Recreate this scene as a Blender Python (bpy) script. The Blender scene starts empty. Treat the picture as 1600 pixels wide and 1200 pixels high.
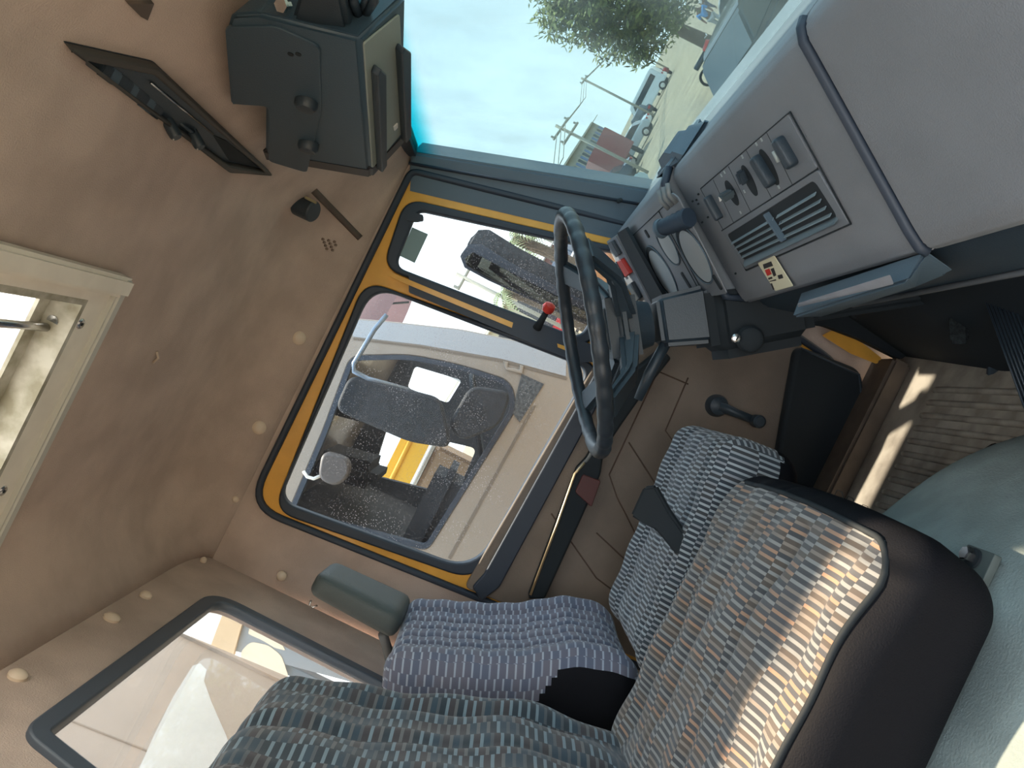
import bpy, bmesh, math, random
from mathutils import Vector, Matrix
R = random.Random(7)
scene = bpy.context.scene
COL = scene.collection

# ------------------------------------------------------------------ camera
F = 1200.0
H = 0.93                                   # eye height over the cab floor
CAM = Vector((0.0, -0.95, H))
def _n(v): return v.normalized()
cy_ = _n(Vector(((774-800)/F, -(586-600)/F, -1)))
TH = math.radians(26.5)
cx_ = Vector((math.sin(TH), math.cos(TH), 0)); cx_ = _n(cx_-cy_*cx_.dot(cy_))
cz_ = cx_.cross(cy_)
M3 = Matrix((cx_, cy_, cz_))               # rows: world axes seen in camera space -> maps camera to world
cam = bpy.data.cameras.new('camera'); camo = bpy.data.objects.new('camera', cam); COL.objects.link(camo)
cam.sensor_fit = 'HORIZONTAL'; cam.sensor_width = 36; cam.lens = 36*F/1600
cam.clip_start = 0.02; cam.clip_end = 600
camo.matrix_world = Matrix.Translation(CAM) @ M3.to_4x4()
scene.camera = camo
scene.view_settings.view_transform = 'Standard'; scene.view_settings.look = 'None'
scene.view_settings.gamma = 1; scene.view_settings.use_curve_mapping = False
scene.view_settings.exposure = 1.65

# ------------------------------------------------------------------ sky and sun
world = bpy.data.worlds.new('sky'); scene.world = world; world.use_nodes = True
wn = world.node_tree.nodes; wl_ = world.node_tree.links; wn.clear()
wo = wn.new('ShaderNodeOutputWorld'); bg = wn.new('ShaderNodeBackground')
tc = wn.new('ShaderNodeTexCoord'); sp = wn.new('ShaderNodeSeparateXYZ'); rp = wn.new('ShaderNodeValToRGB')
wl_.new(tc.outputs['Generated'], sp.inputs[0]); wl_.new(sp.outputs['Z'], rp.inputs[0])
rp.color_ramp.elements[0].position = 0.0; rp.color_ramp.elements[0].color = (0.90, 0.93, 0.92, 1)
rp.color_ramp.elements[1].position = 0.6; rp.color_ramp.elements[1].color = (0.78, 0.89, 1.0, 1)
wl_.new(rp.outputs[0], bg.inputs[0]); bg.inputs[1].default_value = 1.5
wl_.new(bg.outputs[0], wo.inputs[0])
SUN = Vector((-0.22, 0.185, 1.0)).normalized()
sl = bpy.data.lights.new('sun', 'SUN'); sl.energy = 6.6; sl.angle = math.radians(1.2); sl.color = (1.0, 0.82, 0.64)
so = bpy.data.objects.new('sun', sl); COL.objects.link(so)
so.rotation_euler = (-SUN).to_track_quat('-Z', 'Y').to_euler(); so.location = (0, 0, 8)

# ------------------------------------------------------------------ projection helpers (photo pixel -> place)
def ray(u, v): 
    d = M3 @ Vector(((u-800)/F, -(v-600)/F, -1))
    return d
def PY(u, v, y):
    d = ray(u, v); return CAM + d*((y-CAM.y)/d.y)
def PX(u, v, x):
    d = ray(u, v); return CAM + d*((x-CAM.x)/d.x)
def PZ(u, v, zr):
    d = ray(u, v); return CAM + d*(zr/d.z)
def V(x, y, zr): return Vector((x, y, zr+H))
class Plane:
    def __init__(s, p0, ax, ay):
        s.p0 = Vector(p0); s.ax = _n(Vector(ax)); ay = Vector(ay); s.ay = _n(ay-s.ax*ay.dot(s.ax)); s.n = s.ax.cross(s.ay)
    def hit(s, u, v):
        d = ray(u, v); return CAM + d*((s.p0-CAM).dot(s.n)/d.dot(s.n))
    def px(s, u, v):
        q = s.hit(u, v)-s.p0; return (q.dot(s.ax), q.dot(s.ay))
    def loc(s, P):
        q = P-s.p0; return (q.dot(s.ax), q.dot(s.ay))
    def at(s, a, b, h=0): return s.p0+s.ax*a+s.ay*b+s.n*h
    def poly(s, pts): return [s.px(*p) for p in pts]

# ------------------------------------------------------------------ materials
def lin(c):
    return tuple(((x/255)/12.92 if x/255 <= .04045 else ((x/255+.055)/1.055)**2.4) for x in c)+(1,)
MC = {}
def mat(name, rgb, rough=.6, metal=0, var=0, scale=30, bump=0, bscale=200, rgb2=None, spec=.5, coat=0):
    if name in MC: return MC[name]
    m = bpy.data.materials.new(name); m.use_nodes = True; nt = m.node_tree; b = nt.nodes['Principled BSDF']
    b.inputs['Base Color'].default_value = lin(rgb); b.inputs['Roughness'].default_value = rough
    b.inputs['Metallic'].default_value = metal; b.inputs['Specular IOR Level'].default_value = spec
    b.inputs['Coat Weight'].default_value = coat
    t = nt.nodes.new('ShaderNodeTexCoord')
    if var or rgb2:
        n = nt.nodes.new('ShaderNodeTexNoise'); n.inputs['Scale'].default_value = scale; n.inputs['Detail'].default_value = 6
        nt.links.new(t.outputs['Object'], n.inputs['Vector'])
        r = nt.nodes.new('ShaderNodeValToRGB')
        c = lin(rgb); c2 = lin(rgb2) if rgb2 else tuple(x*(1-var) for x in c[:3])+(1,)
        c1 = c if rgb2 else tuple(min(1, x*(1+var)) for x in c[:3])+(1,)
        r.color_ramp.elements[0].position = .38; r.color_ramp.elements[1].position = .64
        r.color_ramp.elements[0].color = c2; r.color_ramp.elements[1].color = c1
        nt.links.new(n.outputs['Fac'], r.inputs[0]); nt.links.new(r.outputs[0], b.inputs['Base Color'])
    if bump:
        n = nt.nodes.new('ShaderNodeTexNoise'); n.inputs['Scale'].default_value = bscale; n.inputs['Detail'].default_value = 4
        nt.links.new(t.outputs['Object'], n.inputs['Vector'])
        bp = nt.nodes.new('ShaderNodeBump'); bp.inputs['Strength'].default_value = bump; bp.inputs['Distance'].default_value = .002
        nt.links.new(n.outputs['Fac'], bp.inputs['Height']); nt.links.new(bp.outputs[0], b.inputs['Normal'])
    MC[name] = m; return m
def glass(name, tint=(.93, .97, .97), dust_haze=.05, dust_haze_col=(.85, .85, .85), speck=0, gloss=.06, rough=.02, band=None):
    m = bpy.data.materials.new(name); m.use_nodes = True; nt = m.node_tree; N = nt.nodes; L = nt.links; N.clear()
    o = N.new('ShaderNodeOutputMaterial'); tr = N.new('ShaderNodeBsdfTransparent'); tr.inputs[0].default_value = tint+(1,)
    gl = N.new('ShaderNodeBsdfGlossy'); gl.inputs['Roughness'].default_value = rough
    di = N.new('ShaderNodeBsdfTranslucent'); di.inputs[0].default_value = dust_haze_col+(1,)
    df = N.new('ShaderNodeBsdfDiffuse'); df.inputs[0].default_value = dust_haze_col+(1,)
    ad = N.new('ShaderNodeMixShader'); L.new(di.outputs[0], ad.inputs[1]); L.new(df.outputs[0], ad.inputs[2])
    m1 = N.new('ShaderNodeMixShader'); m2 = N.new('ShaderNodeMixShader')
    lw = N.new('ShaderNodeLayerWeight'); lw.inputs[0].default_value = .25
    mu = N.new('ShaderNodeMath'); mu.operation = 'MULTIPLY'; mu.inputs[1].default_value = gloss*4
    L.new(lw.outputs['Fresnel'], mu.inputs[0]); L.new(mu.outputs[0], m1.inputs[0])
    L.new(tr.outputs[0], m1.inputs[1]); L.new(gl.outputs[0], m1.inputs[2])
    tc = N.new('ShaderNodeTexCoord'); ns = N.new('ShaderNodeTexNoise'); ns.inputs['Scale'].default_value = 6; ns.inputs['Detail'].default_value = 8
    L.new(tc.outputs['Object'], ns.inputs['Vector'])
    mr = N.new('ShaderNodeMapRange'); mr.inputs[1].default_value = .3; mr.inputs[2].default_value = .75
    mr.inputs[3].default_value = dust_haze*.3; mr.inputs[4].default_value = dust_haze*1.7
    L.new(ns.outputs['Fac'], mr.inputs[0]); last = mr.outputs[0]
    if speck:
        vo = N.new('ShaderNodeTexVoronoi'); vo.inputs['Scale'].default_value = 170
        L.new(tc.outputs['Object'], vo.inputs['Vector'])
        lt = N.new('ShaderNodeMath'); lt.operation = 'LESS_THAN'; lt.inputs[1].default_value = .19
        L.new(vo.outputs['Distance'], lt.inputs[0])
        n2 = N.new('ShaderNodeTexNoise'); n2.inputs['Scale'].default_value = 9; L.new(tc.outputs['Object'], n2.inputs['Vector'])
        g2 = N.new('ShaderNodeMapRange'); g2.inputs[1].default_value = .33; g2.inputs[2].default_value = .7; g2.inputs[4].default_value = speck
        L.new(n2.outputs['Fac'], g2.inputs[0])
        mm = N.new('ShaderNodeMath'); mm.operation = 'MULTIPLY'; L.new(lt.outputs[0], mm.inputs[0]); L.new(g2.outputs[0], mm.inputs[1])
        aa = N.new('ShaderNodeMath'); aa.operation = 'ADD'; L.new(last, aa.inputs[0]); L.new(mm.outputs[0], aa.inputs[1]); last = aa.outputs[0]
    L.new(last, m2.inputs[0]); L.new(m1.outputs[0], m2.inputs[1]); L.new(ad.outputs[0], m2.inputs[2])
    if band:                                  # coloured sun strip along the top of the pane (world height)
        ge = N.new('ShaderNodeNewGeometry'); sx = N.new('ShaderNodeSeparateXYZ'); L.new(ge.outputs['Position'], sx.inputs[0])
        b0, b1, bc = band
        mp = N.new('ShaderNodeMapRange'); mp.interpolation_type = 'SMOOTHSTEP'; mp.inputs[1].default_value = b0; mp.inputs[2].default_value = b1
        L.new(sx.outputs['Z'], mp.inputs[0])
        mx = N.new('ShaderNodeMix'); mx.data_type = 'RGBA'; mx.inputs['A'].default_value = tint+(1,); mx.inputs['B'].default_value = bc+(1,)
        L.new(mp.outputs[0], mx.inputs['Factor']); L.new(mx.outputs['Result'], tr.inputs[0])
    L.new(m2.outputs[0], o.inputs[0]); return m

def fabric(name, dk=((42,50,58),(62,60,64),(52,66,76)), lt=((150,160,166),(128,124,124),(176,128,100)), w=.022, h=.0125, lf=.36, rnd=1.0, ph=0.5):
    m = bpy.data.materials.new(name); m.use_nodes = True; nt = m.node_tree; N = nt.nodes; L = nt.links
    b = N['Principled BSDF']; b.inputs['Roughness'].default_value = .95; b.inputs['Specular IOR Level'].default_value = .15
    b.inputs['Sheen Weight'].default_value = .25
    def M(op, a, c=None):
        n = N.new('ShaderNodeMath'); n.operation = op
        for i, x in enumerate((a, c)):
            if x is None: continue
            if isinstance(x, (int, float)): n.inputs[i].default_value = x
            else: L.new(x, n.inputs[i])
        return n.outputs[0]
    uv = N.new('ShaderNodeUVMap'); s = N.new('ShaderNodeSeparateXYZ'); L.new(uv.outputs[0], s.inputs[0])
    cu = M('DIVIDE', s.outputs[0], w); col = M('FLOOR', cu)
    wcol = N.new('ShaderNodeTexWhiteNoise'); wcol.noise_dimensions = '1D'; L.new(col, wcol.inputs['W'])
    vv = M('ADD', M('DIVIDE', s.outputs[1], h), M('ADD', M('MULTIPLY', M('MODULO', M('ABSOLUTE', col), 2), ph), M('MULTIPLY', wcol.outputs[0], .3)))
    row = M('FLOOR', vv); fr = M('FRACT', vv)
    cb = N.new('ShaderNodeCombineXYZ'); L.new(col, cb.inputs[0]); L.new(row, cb.inputs[1])
    wn_ = N.new('ShaderNodeTexWhiteNoise'); wn_.noise_dimensions = '2D'; L.new(cb.outputs[0], wn_.inputs['Vector'])
    def ramp(cs, ps):
        r = N.new('ShaderNodeValToRGB'); r.color_ramp.interpolation = 'CONSTANT'
        r.color_ramp.elements[0].color = lin(cs[0]); r.color_ramp.elements[0].position = 0
        r.color_ramp.elements[1].color = lin(cs[1]); r.color_ramp.elements[1].position = ps[0]
        e = r.color_ramp.elements.new(ps[1]); e.color = lin(cs[2]); L.new(wn_.outputs[0], r.inputs[0]); return r.outputs[0]
    rd = ramp(dk, (.42, .72)); rl = ramp(lt, (.5, .8))
    sel = M('LESS_THAN', fr, lf)
    mx = N.new('ShaderNodeMix'); mx.data_type = 'RGBA'; L.new(sel, mx.inputs['Factor']); L.new(rd, mx.inputs['A']); L.new(rl, mx.inputs['B'])
    L.new(mx.outputs['Result'], b.inputs['Base Color'])
    t = N.new('ShaderNodeTexNoise'); t.inputs['Scale'].default_value = 900; tc2 = N.new('ShaderNodeTexCoord'); L.new(tc2.outputs['Object'], t.inputs['Vector'])
    bp = N.new('ShaderNodeBump'); bp.inputs['Strength'].default_value = .25; bp.inputs['Distance'].default_value = .001
    L.new(M('ADD', t.outputs['Fac'], sel), bp.inputs['Height']); L.new(bp.outputs[0], b.inputs['Normal'])
    return m

M_head = mat('headliner', (192, 174, 163), .95, var=.10, scale=9, bump=.6, bscale=420, spec=.1)
M_trimb = mat('brown trim', (200, 182, 166), .7, var=.06, scale=14, bump=.3, bscale=400)
M_card = mat('brown vinyl', (124, 110, 98), .6, var=.12, scale=7, bump=.35, bscale=320)
M_dash = mat('dash grey plastic', (124, 128, 134), .55, var=.05, scale=8, bump=.35, bscale=600)
M_dash2 = mat('dash panel grey', (112, 117, 124), .5, bump=.25, bscale=600)
M_black = mat('black plastic', (46, 58, 68), .42, bump=.2, bscale=500)  # blacks lifted towards blue, the lens veil put into their colour
M_blackm = mat('matt black', (26, 34, 40), .8)
M_vinyl = mat('dark vinyl', (20, 21, 26), .7, bump=.4, bscale=500, spec=.12)
M_rub = mat('black rubber', (46, 56, 70), .5, bump=.1)
M_pill = mat('slate plastic', (82, 100, 114), .5, bump=.2, bscale=500)
M_yel = mat('yellow paint', (232, 170, 70), .35, var=.08, scale=12, coat=.2)
M_yel2 = mat('bright yellow paint', (214, 166, 40), .5)
M_alu = mat('painted aluminium', (236, 230, 218), .45, 0, var=.04, scale=20)
M_alu2 = mat('grey aluminium', (196, 196, 190), .4, .1)
M_chr = mat('chrome', (200, 200, 200), .22, 1)
M_floor = mat('floor paint', (176, 166, 152), .6, rgb2=(138, 128, 116), scale=14, bump=.3, bscale=60)
M_tun = mat('grey carpet', (146, 158, 156), .95, var=.10, scale=16, bump=.5, bscale=300, spec=.1)
M_bare = mat('bare foam', (58, 46, 38), .9, rgb2=(20, 16, 14), scale=40, bump=1, bscale=90)
M_white = mat('white paint', (235, 232, 226), .5)
M_beige = mat('cream paint', (164, 150, 135), .4, var=.04, scale=3)
M_red = mat('red plastic', (205, 52, 40), .4)
M_gauge = mat('gauge face', (170, 178, 182), .3)
M_card2 = mat('card', (214, 208, 180), .6)
M_ink = mat('ink', (40, 34, 32), .6)

# ------------------------------------------------------------------ mesh helpers
def wloc(o):
    l = Vector((0, 0, 0))
    while o: l += o.location; o = o.parent
    return l
def link(name, me, m=None, parent=None):
    """mesh in world coordinates -> object whose origin is its middle"""
    if len(me.vertices):
        xs = [v.co for v in me.vertices]
        c = Vector([(min(p[i] for p in xs)+max(p[i] for p in xs))/2 for i in range(3)])
    else: c = Vector((0, 0, 0))
    me.transform(Matrix.Translation(-c))
    o = bpy.data.objects.new(name, me); COL.objects.link(o)
    if parent: o.parent = parent; o.location = c-wloc(parent)
    else: o.location = c
    if m and not len(me.materials): me.materials.append(m)
    return o
def tag(o, label=None, cat=None, group=None, kind=None):
    if label: o['label'] = label
    if cat: o['category'] = cat
    if group: o['group'] = group
    if kind: o['kind'] = kind
    return o
def thing(name, loc, label=None, cat=None, group=None, kind=None):
    o = bpy.data.objects.new(name, None); o.empty_display_size = .05; COL.objects.link(o); o.location = loc
    return tag(o, label, cat, group, kind)
def mesh(name, vs, fs, m, parent=None, smooth=False, bev=0, seg=2):
    me = bpy.data.meshes.new(name); me.from_pydata([tuple(v) for v in vs], [], fs)
    bm = bmesh.new(); bm.from_mesh(me); bmesh.ops.recalc_face_normals(bm, faces=bm.faces)
    if bev: bmesh.ops.bevel(bm, geom=list(bm.edges), offset=bev, segments=seg, affect='EDGES', clamp_overlap=True)
    bm.to_mesh(me); bm.free()
    if smooth or bev:
        for p in me.polygons: p.use_smooth = True
        if bev: me.set_sharp_from_angle(angle=math.radians(40))
    return link(name, me, m, parent)
def hexa(name, b, t, m, parent=None, bev=.003, seg=2):
    n = len(b); vs = list(b)+list(t)
    fs = [tuple(range(n)), tuple(range(n, 2*n))]+[(i, (i+1) % n, n+(i+1) % n, n+i) for i in range(n)]
    return mesh(name, vs, fs, m, parent, bev=bev, seg=seg)
def box(name, c, s, m, parent=None, bev=.003, rot=None, seg=2):
    c = Vector(c); hx, hy, hz = s[0]/2, s[1]/2, s[2]/2; rot = rot or Matrix.Identity(3)
    b = [c+rot @ Vector(p) for p in ((-hx, -hy, -hz), (hx, -hy, -hz), (hx, hy, -hz), (-hx, hy, -hz))]
    t = [c+rot @ Vector(p) for p in ((-hx, -hy, hz), (hx, -hy, hz), (hx, hy, hz), (-hx, hy, hz))]
    return hexa(name, b, t, m, parent, bev, seg)
def rnd(pts, r, n=6):
    out = []; k = len(pts)
    rs = r if isinstance(r, (list, tuple)) else [r]*k
    for i in range(k):
        a, b, c = Vector(pts[i-1]), Vector(pts[i]), Vector(pts[(i+1) % k])
        da, dc = (a-b), (c-b); q = min(rs[i], da.length*.49, dc.length*.49)
        p, s = b+da.normalized()*q, b+dc.normalized()*q
        for j in range(n+1):
            t = j/n; out.append(tuple((p*(1-t)**2+b*2*t*(1-t)+s*t*t)))
    return out
def plate(name, outlines, pl, h0, h1, m, parent=None, bev=0):
    """flat piece in plane pl, from height h0 to h1 along the normal; further outlines are holes"""
    cu = bpy.data.curves.new(name, 'CURVE'); cu.dimensions = '2D'; cu.fill_mode = 'BOTH'
    cu.extrude = max(abs(h1-h0)/2-bev, 1e-5); cu.bevel_depth = bev; cu.bevel_resolution = 1
    for ol in outlines:
        s = cu.splines.new('POLY'); s.points.add(len(ol)-1)
        for i, p in enumerate(ol): s.points[i].co = (p[0], p[1], 0, 1)
        s.use_cyclic_u = True
    if bev: cu.offset = -bev
    o = bpy.data.objects.new(name, cu); COL.objects.link(o)
    dg = bpy.context.evaluated_depsgraph_get(); me = bpy.data.meshes.new_from_object(o.evaluated_get(dg), depsgraph=dg)
    bpy.data.objects.remove(o); bpy.data.curves.remove(cu)
    mw = Matrix((pl.ax, pl.ay, pl.n)).transposed().to_4x4(); c = pl.p0+pl.n*((h0+h1)/2)
    me.transform(Matrix.Translation(c) @ mw); me.materials.clear()
    me.validate()
    return link(name, me, m, parent)
def tube(name, pts, r, m, parent=None, n=10, cyc=False, taper=None, flat=None):
    vs, fs = [], []; k = len(pts); pts = [Vector(p) for p in pts]
    up = None
    for i, p in enumerate(pts):
        if cyc: t = (pts[(i+1) % k]-pts[i-1])
        else: t = pts[min(i+1, k-1)]-pts[max(i-1, 0)]
        t.normalize()
        if up is None: up = t.orthogonal().normalized() if flat is None else _n(Vector(flat)-t*Vector(flat).dot(t))
        else: up = _n(up-t*up.dot(t))
        sd = t.cross(up); rr = r if taper is None else r*taper[i]
        ra = rr if not isinstance(rr, tuple) else rr[0]
        for j in range(n):
            a = 2*math.pi*j/n; vs.append(p+up*(math.cos(a)*ra)+sd*(math.sin(a)*ra*(SQ[0] if flat is not None else 1)))
    for i in range(k if cyc else k-1):
        for j in range(n):
            a = i*n+j; b = i*n+(j+1) % n; c = ((i+1) % k)*n; fs.append((a, b, c+(j+1) % n, c+j))
    if not cyc: fs += [tuple(range(n)), tuple(range((k-1)*n, k*n))]
    return mesh(name, vs, fs, m, parent, smooth=True)
SQ = [1.0]
def lathe(name, c, axis, prof, m, parent=None, n=24):
    axis = _n(Vector(axis)); a = axis.orthogonal().normalized(); b = axis.cross(a); c = Vector(c); vs, fs = [], []
    for (h, r) in prof:
        for j in range(n):
            t = 2*math.pi*j/n; vs.append(c+axis*h+(a*math.cos(t)+b*math.sin(t))*r)
    for i in range(len(prof)-1):
        for j in range(n): fs.append((i*n+j, i*n+(j+1) % n, (i+1)*n+(j+1) % n, (i+1)*n+j))
    fs += [tuple(range(n)), tuple(range((len(prof)-1)*n, len(prof)*n))]
    o = mesh(name, vs, fs, m, parent, smooth=True); o.data.set_sharp_from_angle(angle=math.radians(35)); return o
def grid(name, fn, nu, nv, m, parent=None, keep=None, smooth=True, thick=0):
    vs = [fn(i/nu, j/nv) for i in range(nu+1) for j in range(nv+1)]
    fs = [(i*(nv+1)+j, (i+1)*(nv+1)+j, (i+1)*(nv+1)+j+1, i*(nv+1)+j+1) for i in range(nu) for j in range(nv) if keep is None or keep(i, j)]
    me = bpy.data.meshes.new(name); me.from_pydata([tuple(v) for v in vs], [], fs)
    if smooth:
        for p in me.polygons: p.use_smooth = True
    return link(name, me, m, parent)
def extr(name, prof, y0, y1, m, parent=None, bev=0, axis='y', seg=2):
    """profile of (x, z rel) carried from y0 to y1"""
    return hexa(name, [V(x, y0, z) for x, z in prof], [V(x, y1, z) for x, z in prof], m, parent, bev, seg)
def join_meshes(name, parts, m, parent=None, smooth=False):
    """parts: list of (verts, faces) -> ONE mesh"""
    vs, fs = [], []
    for v, f in parts:
        o = len(vs); vs += [tuple(p) for p in v]; fs += [tuple(i+o for i in q) for q in f]
    me = bpy.data.meshes.new(name); me.from_pydata(vs, [], fs)
    if smooth:
        for p in me.polygons: p.use_smooth = True
    return link(name, me, m, parent)

# ================================================================== CAB SHELL
YD = 1.07
ceil_x = [-.76, -.73, -.68, -.62, -.55, -.70, .12, .18, .26, .34, .42]
HX0, HX1, HY0, HY1 = -.66, -.175, -.38, .19          # roof hatch opening
def zx(x):
    if x < -.55: t = (-.55-x)/.21; return .6-.113*t*t
    if x > .12: t = (x-.12)/.30; return .6-.14*t
    return .6
xs_ = sorted(set([-.76, -.73, -.70, HX0, -.62, -.58, -.55, -.45, -.35, -.25, HX1, -.10, 0, .06, .10, .12, .16, .2, .26, .32, .37, .42]))
ys_ = [-1.07, -1.065, -1.04, -1.0, -.93, -.8, -.6, HY0, -.1, .05, HY1, .4, .6, .8, .88, .93, .97, 1.0, 1.025, 1.045, 1.058, 1.066, 1.07]
def side(y):
    a = abs(y)
    if a < .86: return 0
    t = (a-.86)/.21
    return 1-math.sqrt(max(0, 1-t**2.6))
vs, fs = [], []
for x in xs_:
    for y in ys_:
        z0 = zx(x); vs.append(V(x, y, z0+(.448-z0)*side(y)))
ny = len(ys_)
for i in range(len(xs_)-1):
    for j in range(ny-1):
        if xs_[i] >= HX0-1e-6 and xs_[i+1] <= HX1+1e-6 and ys_[j] >= HY0-1e-6 and ys_[j+1] <= HY1+1e-6: continue
        fs.append((i*ny+j, (i+1)*ny+j, (i+1)*ny+j+1, i*ny+j+1))
ceiling = mesh('ceiling', vs, fs, M_head, smooth=True); tag(ceiling, 'brown felt headliner of the cab', kind='structure')
sm = ceiling.modifiers.new('solid', 'SOLIDIFY'); sm.thickness = .02; sm.offset = 1

# back wall with a window
BW = Plane(V(-.76, 0, 0), (0, 1, 0), (0, 0, 1))        # n = +x
rw = rnd([BW.px(332, 930), BW.px(560, 1030), BW.loc(V(-.76, BW.px(560, 1030)[0], -.20)), BW.loc(V(-.76, .02, -.20)), BW.px(36, 1150)], [.07, .05, .08, .08, .012], 8)
P0 = BW.px(332, 930)
rtop = P0[1]; 
rw_o = rnd([(P0[0], rtop), (P0[0]-.03, -.20), (-.02, -.20), BW.px(36, 1150)], [.075, .08, .08, .03], 8)
P1 = BW.px(36, 1150)
def inset(pts, d):
    cx = sum(p[0] for p in pts)/len(pts); cyy = sum(p[1] for p in pts)/len(pts)
    out = []; k = len(pts)
    for i in range(k):
        a, b, c = Vector(pts[i-1]), Vector(pts[i]), Vector(pts[(i+1) % k])
        t = (c-a); 
        if t.length < 1e-9: out.append(tuple(b)); continue
        n = Vector((-t.y, t.x)).normalized()
        if n.dot(Vector((cx, cyy))-b) < 0: n = -n
        out.append(tuple(b+n*d))
    return out
rw_i = inset(rw_o, .026)
wall_back = plate('wall_back', [[(-1.07, -.93), (1.07, -.93), (1.07, .492), (-1.07, .492)], rw_o], BW, -.03, 0, M_head)
tag(wall_back, 'brown felt rear wall of the cab', kind='structure')
window_1 = thing('window_1', BW.at(P0[0]-.2, .1), 'rear cab window in a grey rubber seal', kind='structure')
plate('window_seal', [inset(rw_o, -.006), rw_i], BW, -.012, .012, mat('grey rubber', (74, 84, 96), .45), window_1, bev=.004)
plate('pane', [inset(rw_o, .01)], BW, -.006, -.003, glass('rear glass', (.85, .86, .86), .05), window_1)

# floor with pressed ribs
floor = thing('floor', V(.1, 0, -.93), 'worn beige painted cab floor with pressed ribs', kind='structure')
box('floor_panel', V(-.12, 0, -.95), (1.32, 2.1, .04), M_floor, floor, 0)
for k in range(11):
    x = .425-.033*k
    SQ[0] = .9
    tube('rib', [V(x, .46, -.932), V(x, .475, -.9285), V(x, .80, -.9285), V(x, .815, -.932)], .0075, M_floor, floor, 8)
# rusty hole / torn patch
def blob2(pl, c, r, n=18, jag=.35, sx=1, sy=1):
    return [(c[0]+sx*r*(1+R.uniform(-jag, jag))*math.cos(6.283*i/n), c[1]+sy*r*(1+R.uniform(-jag, jag))*math.sin(6.283*i/n)) for i in range(n)]
FP = Plane(V(0, 0, -.93), (1, 0, 0), (0, 1, 0))
plate('torn_patch', [blob2(FP, FP.px(1556, 708), .022, 22, .35, .8, 1.5)], FP, .0, .006, M_bare, floor)
# side sill and left wall
box('trim_1', V(-.15, 1.02, -.905), (1.28, .12, .05), mat('sill paint', (96, 84, 74), .6, var=.1), None, .008)
tag(bpy.data.objects['trim_1'], 'brown door sill along the floor', kind='structure')
# left wall behind the door (pillar) and over it, cut out for the door
DP = Plane(V(0, YD, .45), (1, 0, 0), (0, -.11, 1) if False else (0, -.02, .65))   # door plane, n = -y side
if DP.n.y > 0: DP.n = -DP.n
door_out = rnd([DP.px(628, 285), DP.px(392, 757), DP.px(425, 838), DP.px(748, 940), DP.loc(V(-.53, YD, -.86)), DP.loc(V(.44, YD, -.86)), DP.px(1003, 352)],
               [.05, .07, .10, .05, .05, .10, .03], 8)
door_out = rnd([DP.px(640, 262), DP.px(383, 792), DP.px(742, 936), DP.loc(V(-.53, YD, -.86)), DP.loc(V(.44, YD, -.86)), DP.px(1003, 352)],
               [.03, .10, .06, .05, .10, .03], 8)
wall_left = plate('wall_left', [[DP.loc(V(-.78, YD, .47)), DP.loc(V(.43, YD, .47)), DP.loc(V(.66, YD, -.2)), DP.loc(V(.8, YD, -.95)), DP.loc(V(-.78, YD, -.95))], door_out], DP, -.03, .0, M_head)
tag(wall_left, 'brown lining around the driver door', kind='structure')

# ---- driver door
door_1 = thing('door_1', DP.at(-.05, -.9), 'driver door with yellow painted window frame and brown vinyl card', kind='structure')
plate('door_seal', [door_out, inset(door_out, .018)], DP, -.01, .018, M_rub, door_1, bev=.006)
# glass openings
quar = rnd(DP.poly([(634, 311), (598, 419), (918, 545), (1003, 396)]), [.05, .05, .05, .04], 8)
main = rnd(DP.poly([(571, 438), (428, 797), (746, 908), (938, 572)]), [.06, .06, .08, .05], 8)
quar_g = rnd(DP.poly([(653, 330), (618, 417), (905, 528), (985, 402)]), [.022, .03, .03, .03], 8)
main_g = rnd(DP.poly([(583, 447), (437, 781), (740, 891), (920, 577)]), [.07, .05, .09, .04], 8)
plate('window_frame', [inset(door_out, .016), quar, main], DP, -.02, .006, M_yel, door_1, bev=.003)
plate('quarter_seal', [quar, quar_g], DP, -.012, .016, M_rub, door_1, bev=.005)
plate('window_seal', [main, main_g], DP, -.012, .016, M_rub, door_1, bev=.005)
GD = glass('door glass', (.66, .70, .72), .018, (.5, .5, .54), .5, .03)
plate('quarter_pane', [inset(quar_g, -.004)], DP, -.004, -.001, GD, door_1)
plate('window_pane', [inset(main_g, -.004)], DP, -.004, -.001, GD, door_1)
tag(plate('window_sticker', [DP.poly([(644, 355), (669, 366), (648, 411), (625, 400)])], DP, -.0005, .001, mat('sticker grey', (128, 150, 152), .6), door_1), 'grey sticker on the quarter window')
# pillar bar between the two panes
plate('divider_bar', [rnd(DP.poly([(640, 431), (926, 540), (934, 566), (900, 566), (640, 458)]), .004)], DP, .014, .024, M_rub, door_1)
plate('paint_strip', [DP.poly([(606, 431), (612, 427), (801, 505), (799, 513), (640, 447)])], DP, .024, .026, M_yel, door_1)
plate('paint_strip', [DP.poly([(869, 537), (870, 543), (885, 549), (886, 543)])], DP, .024, .026, M_yel, door_1)
# lower card
sill = [DP.px(975, 440), DP.px(733, 918), ]
card = [DP.px(1012, 425), DP.px(725, 915), DP.loc(V(-.53, YD, -.30)), DP.loc(V(-.50, YD, -.84)), DP.loc(V(.42, YD, -.84)), DP.loc(V(.47, YD, -.3))]
plate('door_card', [rnd(card, .02)], DP, .004, .020, M_card, door_1, bev=.004)
plate('sill_strip', [rnd(DP.poly([(738, 912), (752, 934), (780, 912), (1012, 482), (1012, 430), (930, 578), (756, 892)]), .006)], DP, .018, .034, M_rub, door_1, bev=.004)
seams = [[(1025, 580), (950, 740), (962, 775), (1000, 850)], [(1072, 590), (1037, 672), (1062, 707), (1050, 760)], [(980, 690), (1020, 752), (1040, 770)], [(1025, 580), (1072, 600)],
         [(860, 800), (930, 900), (970, 930)], [(760, 905), (800, 830), (905, 640)], [(1005, 900), (930, 830)], [(1300, 590), (1365, 610), (1360, 700), (1330, 760)]]
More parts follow.
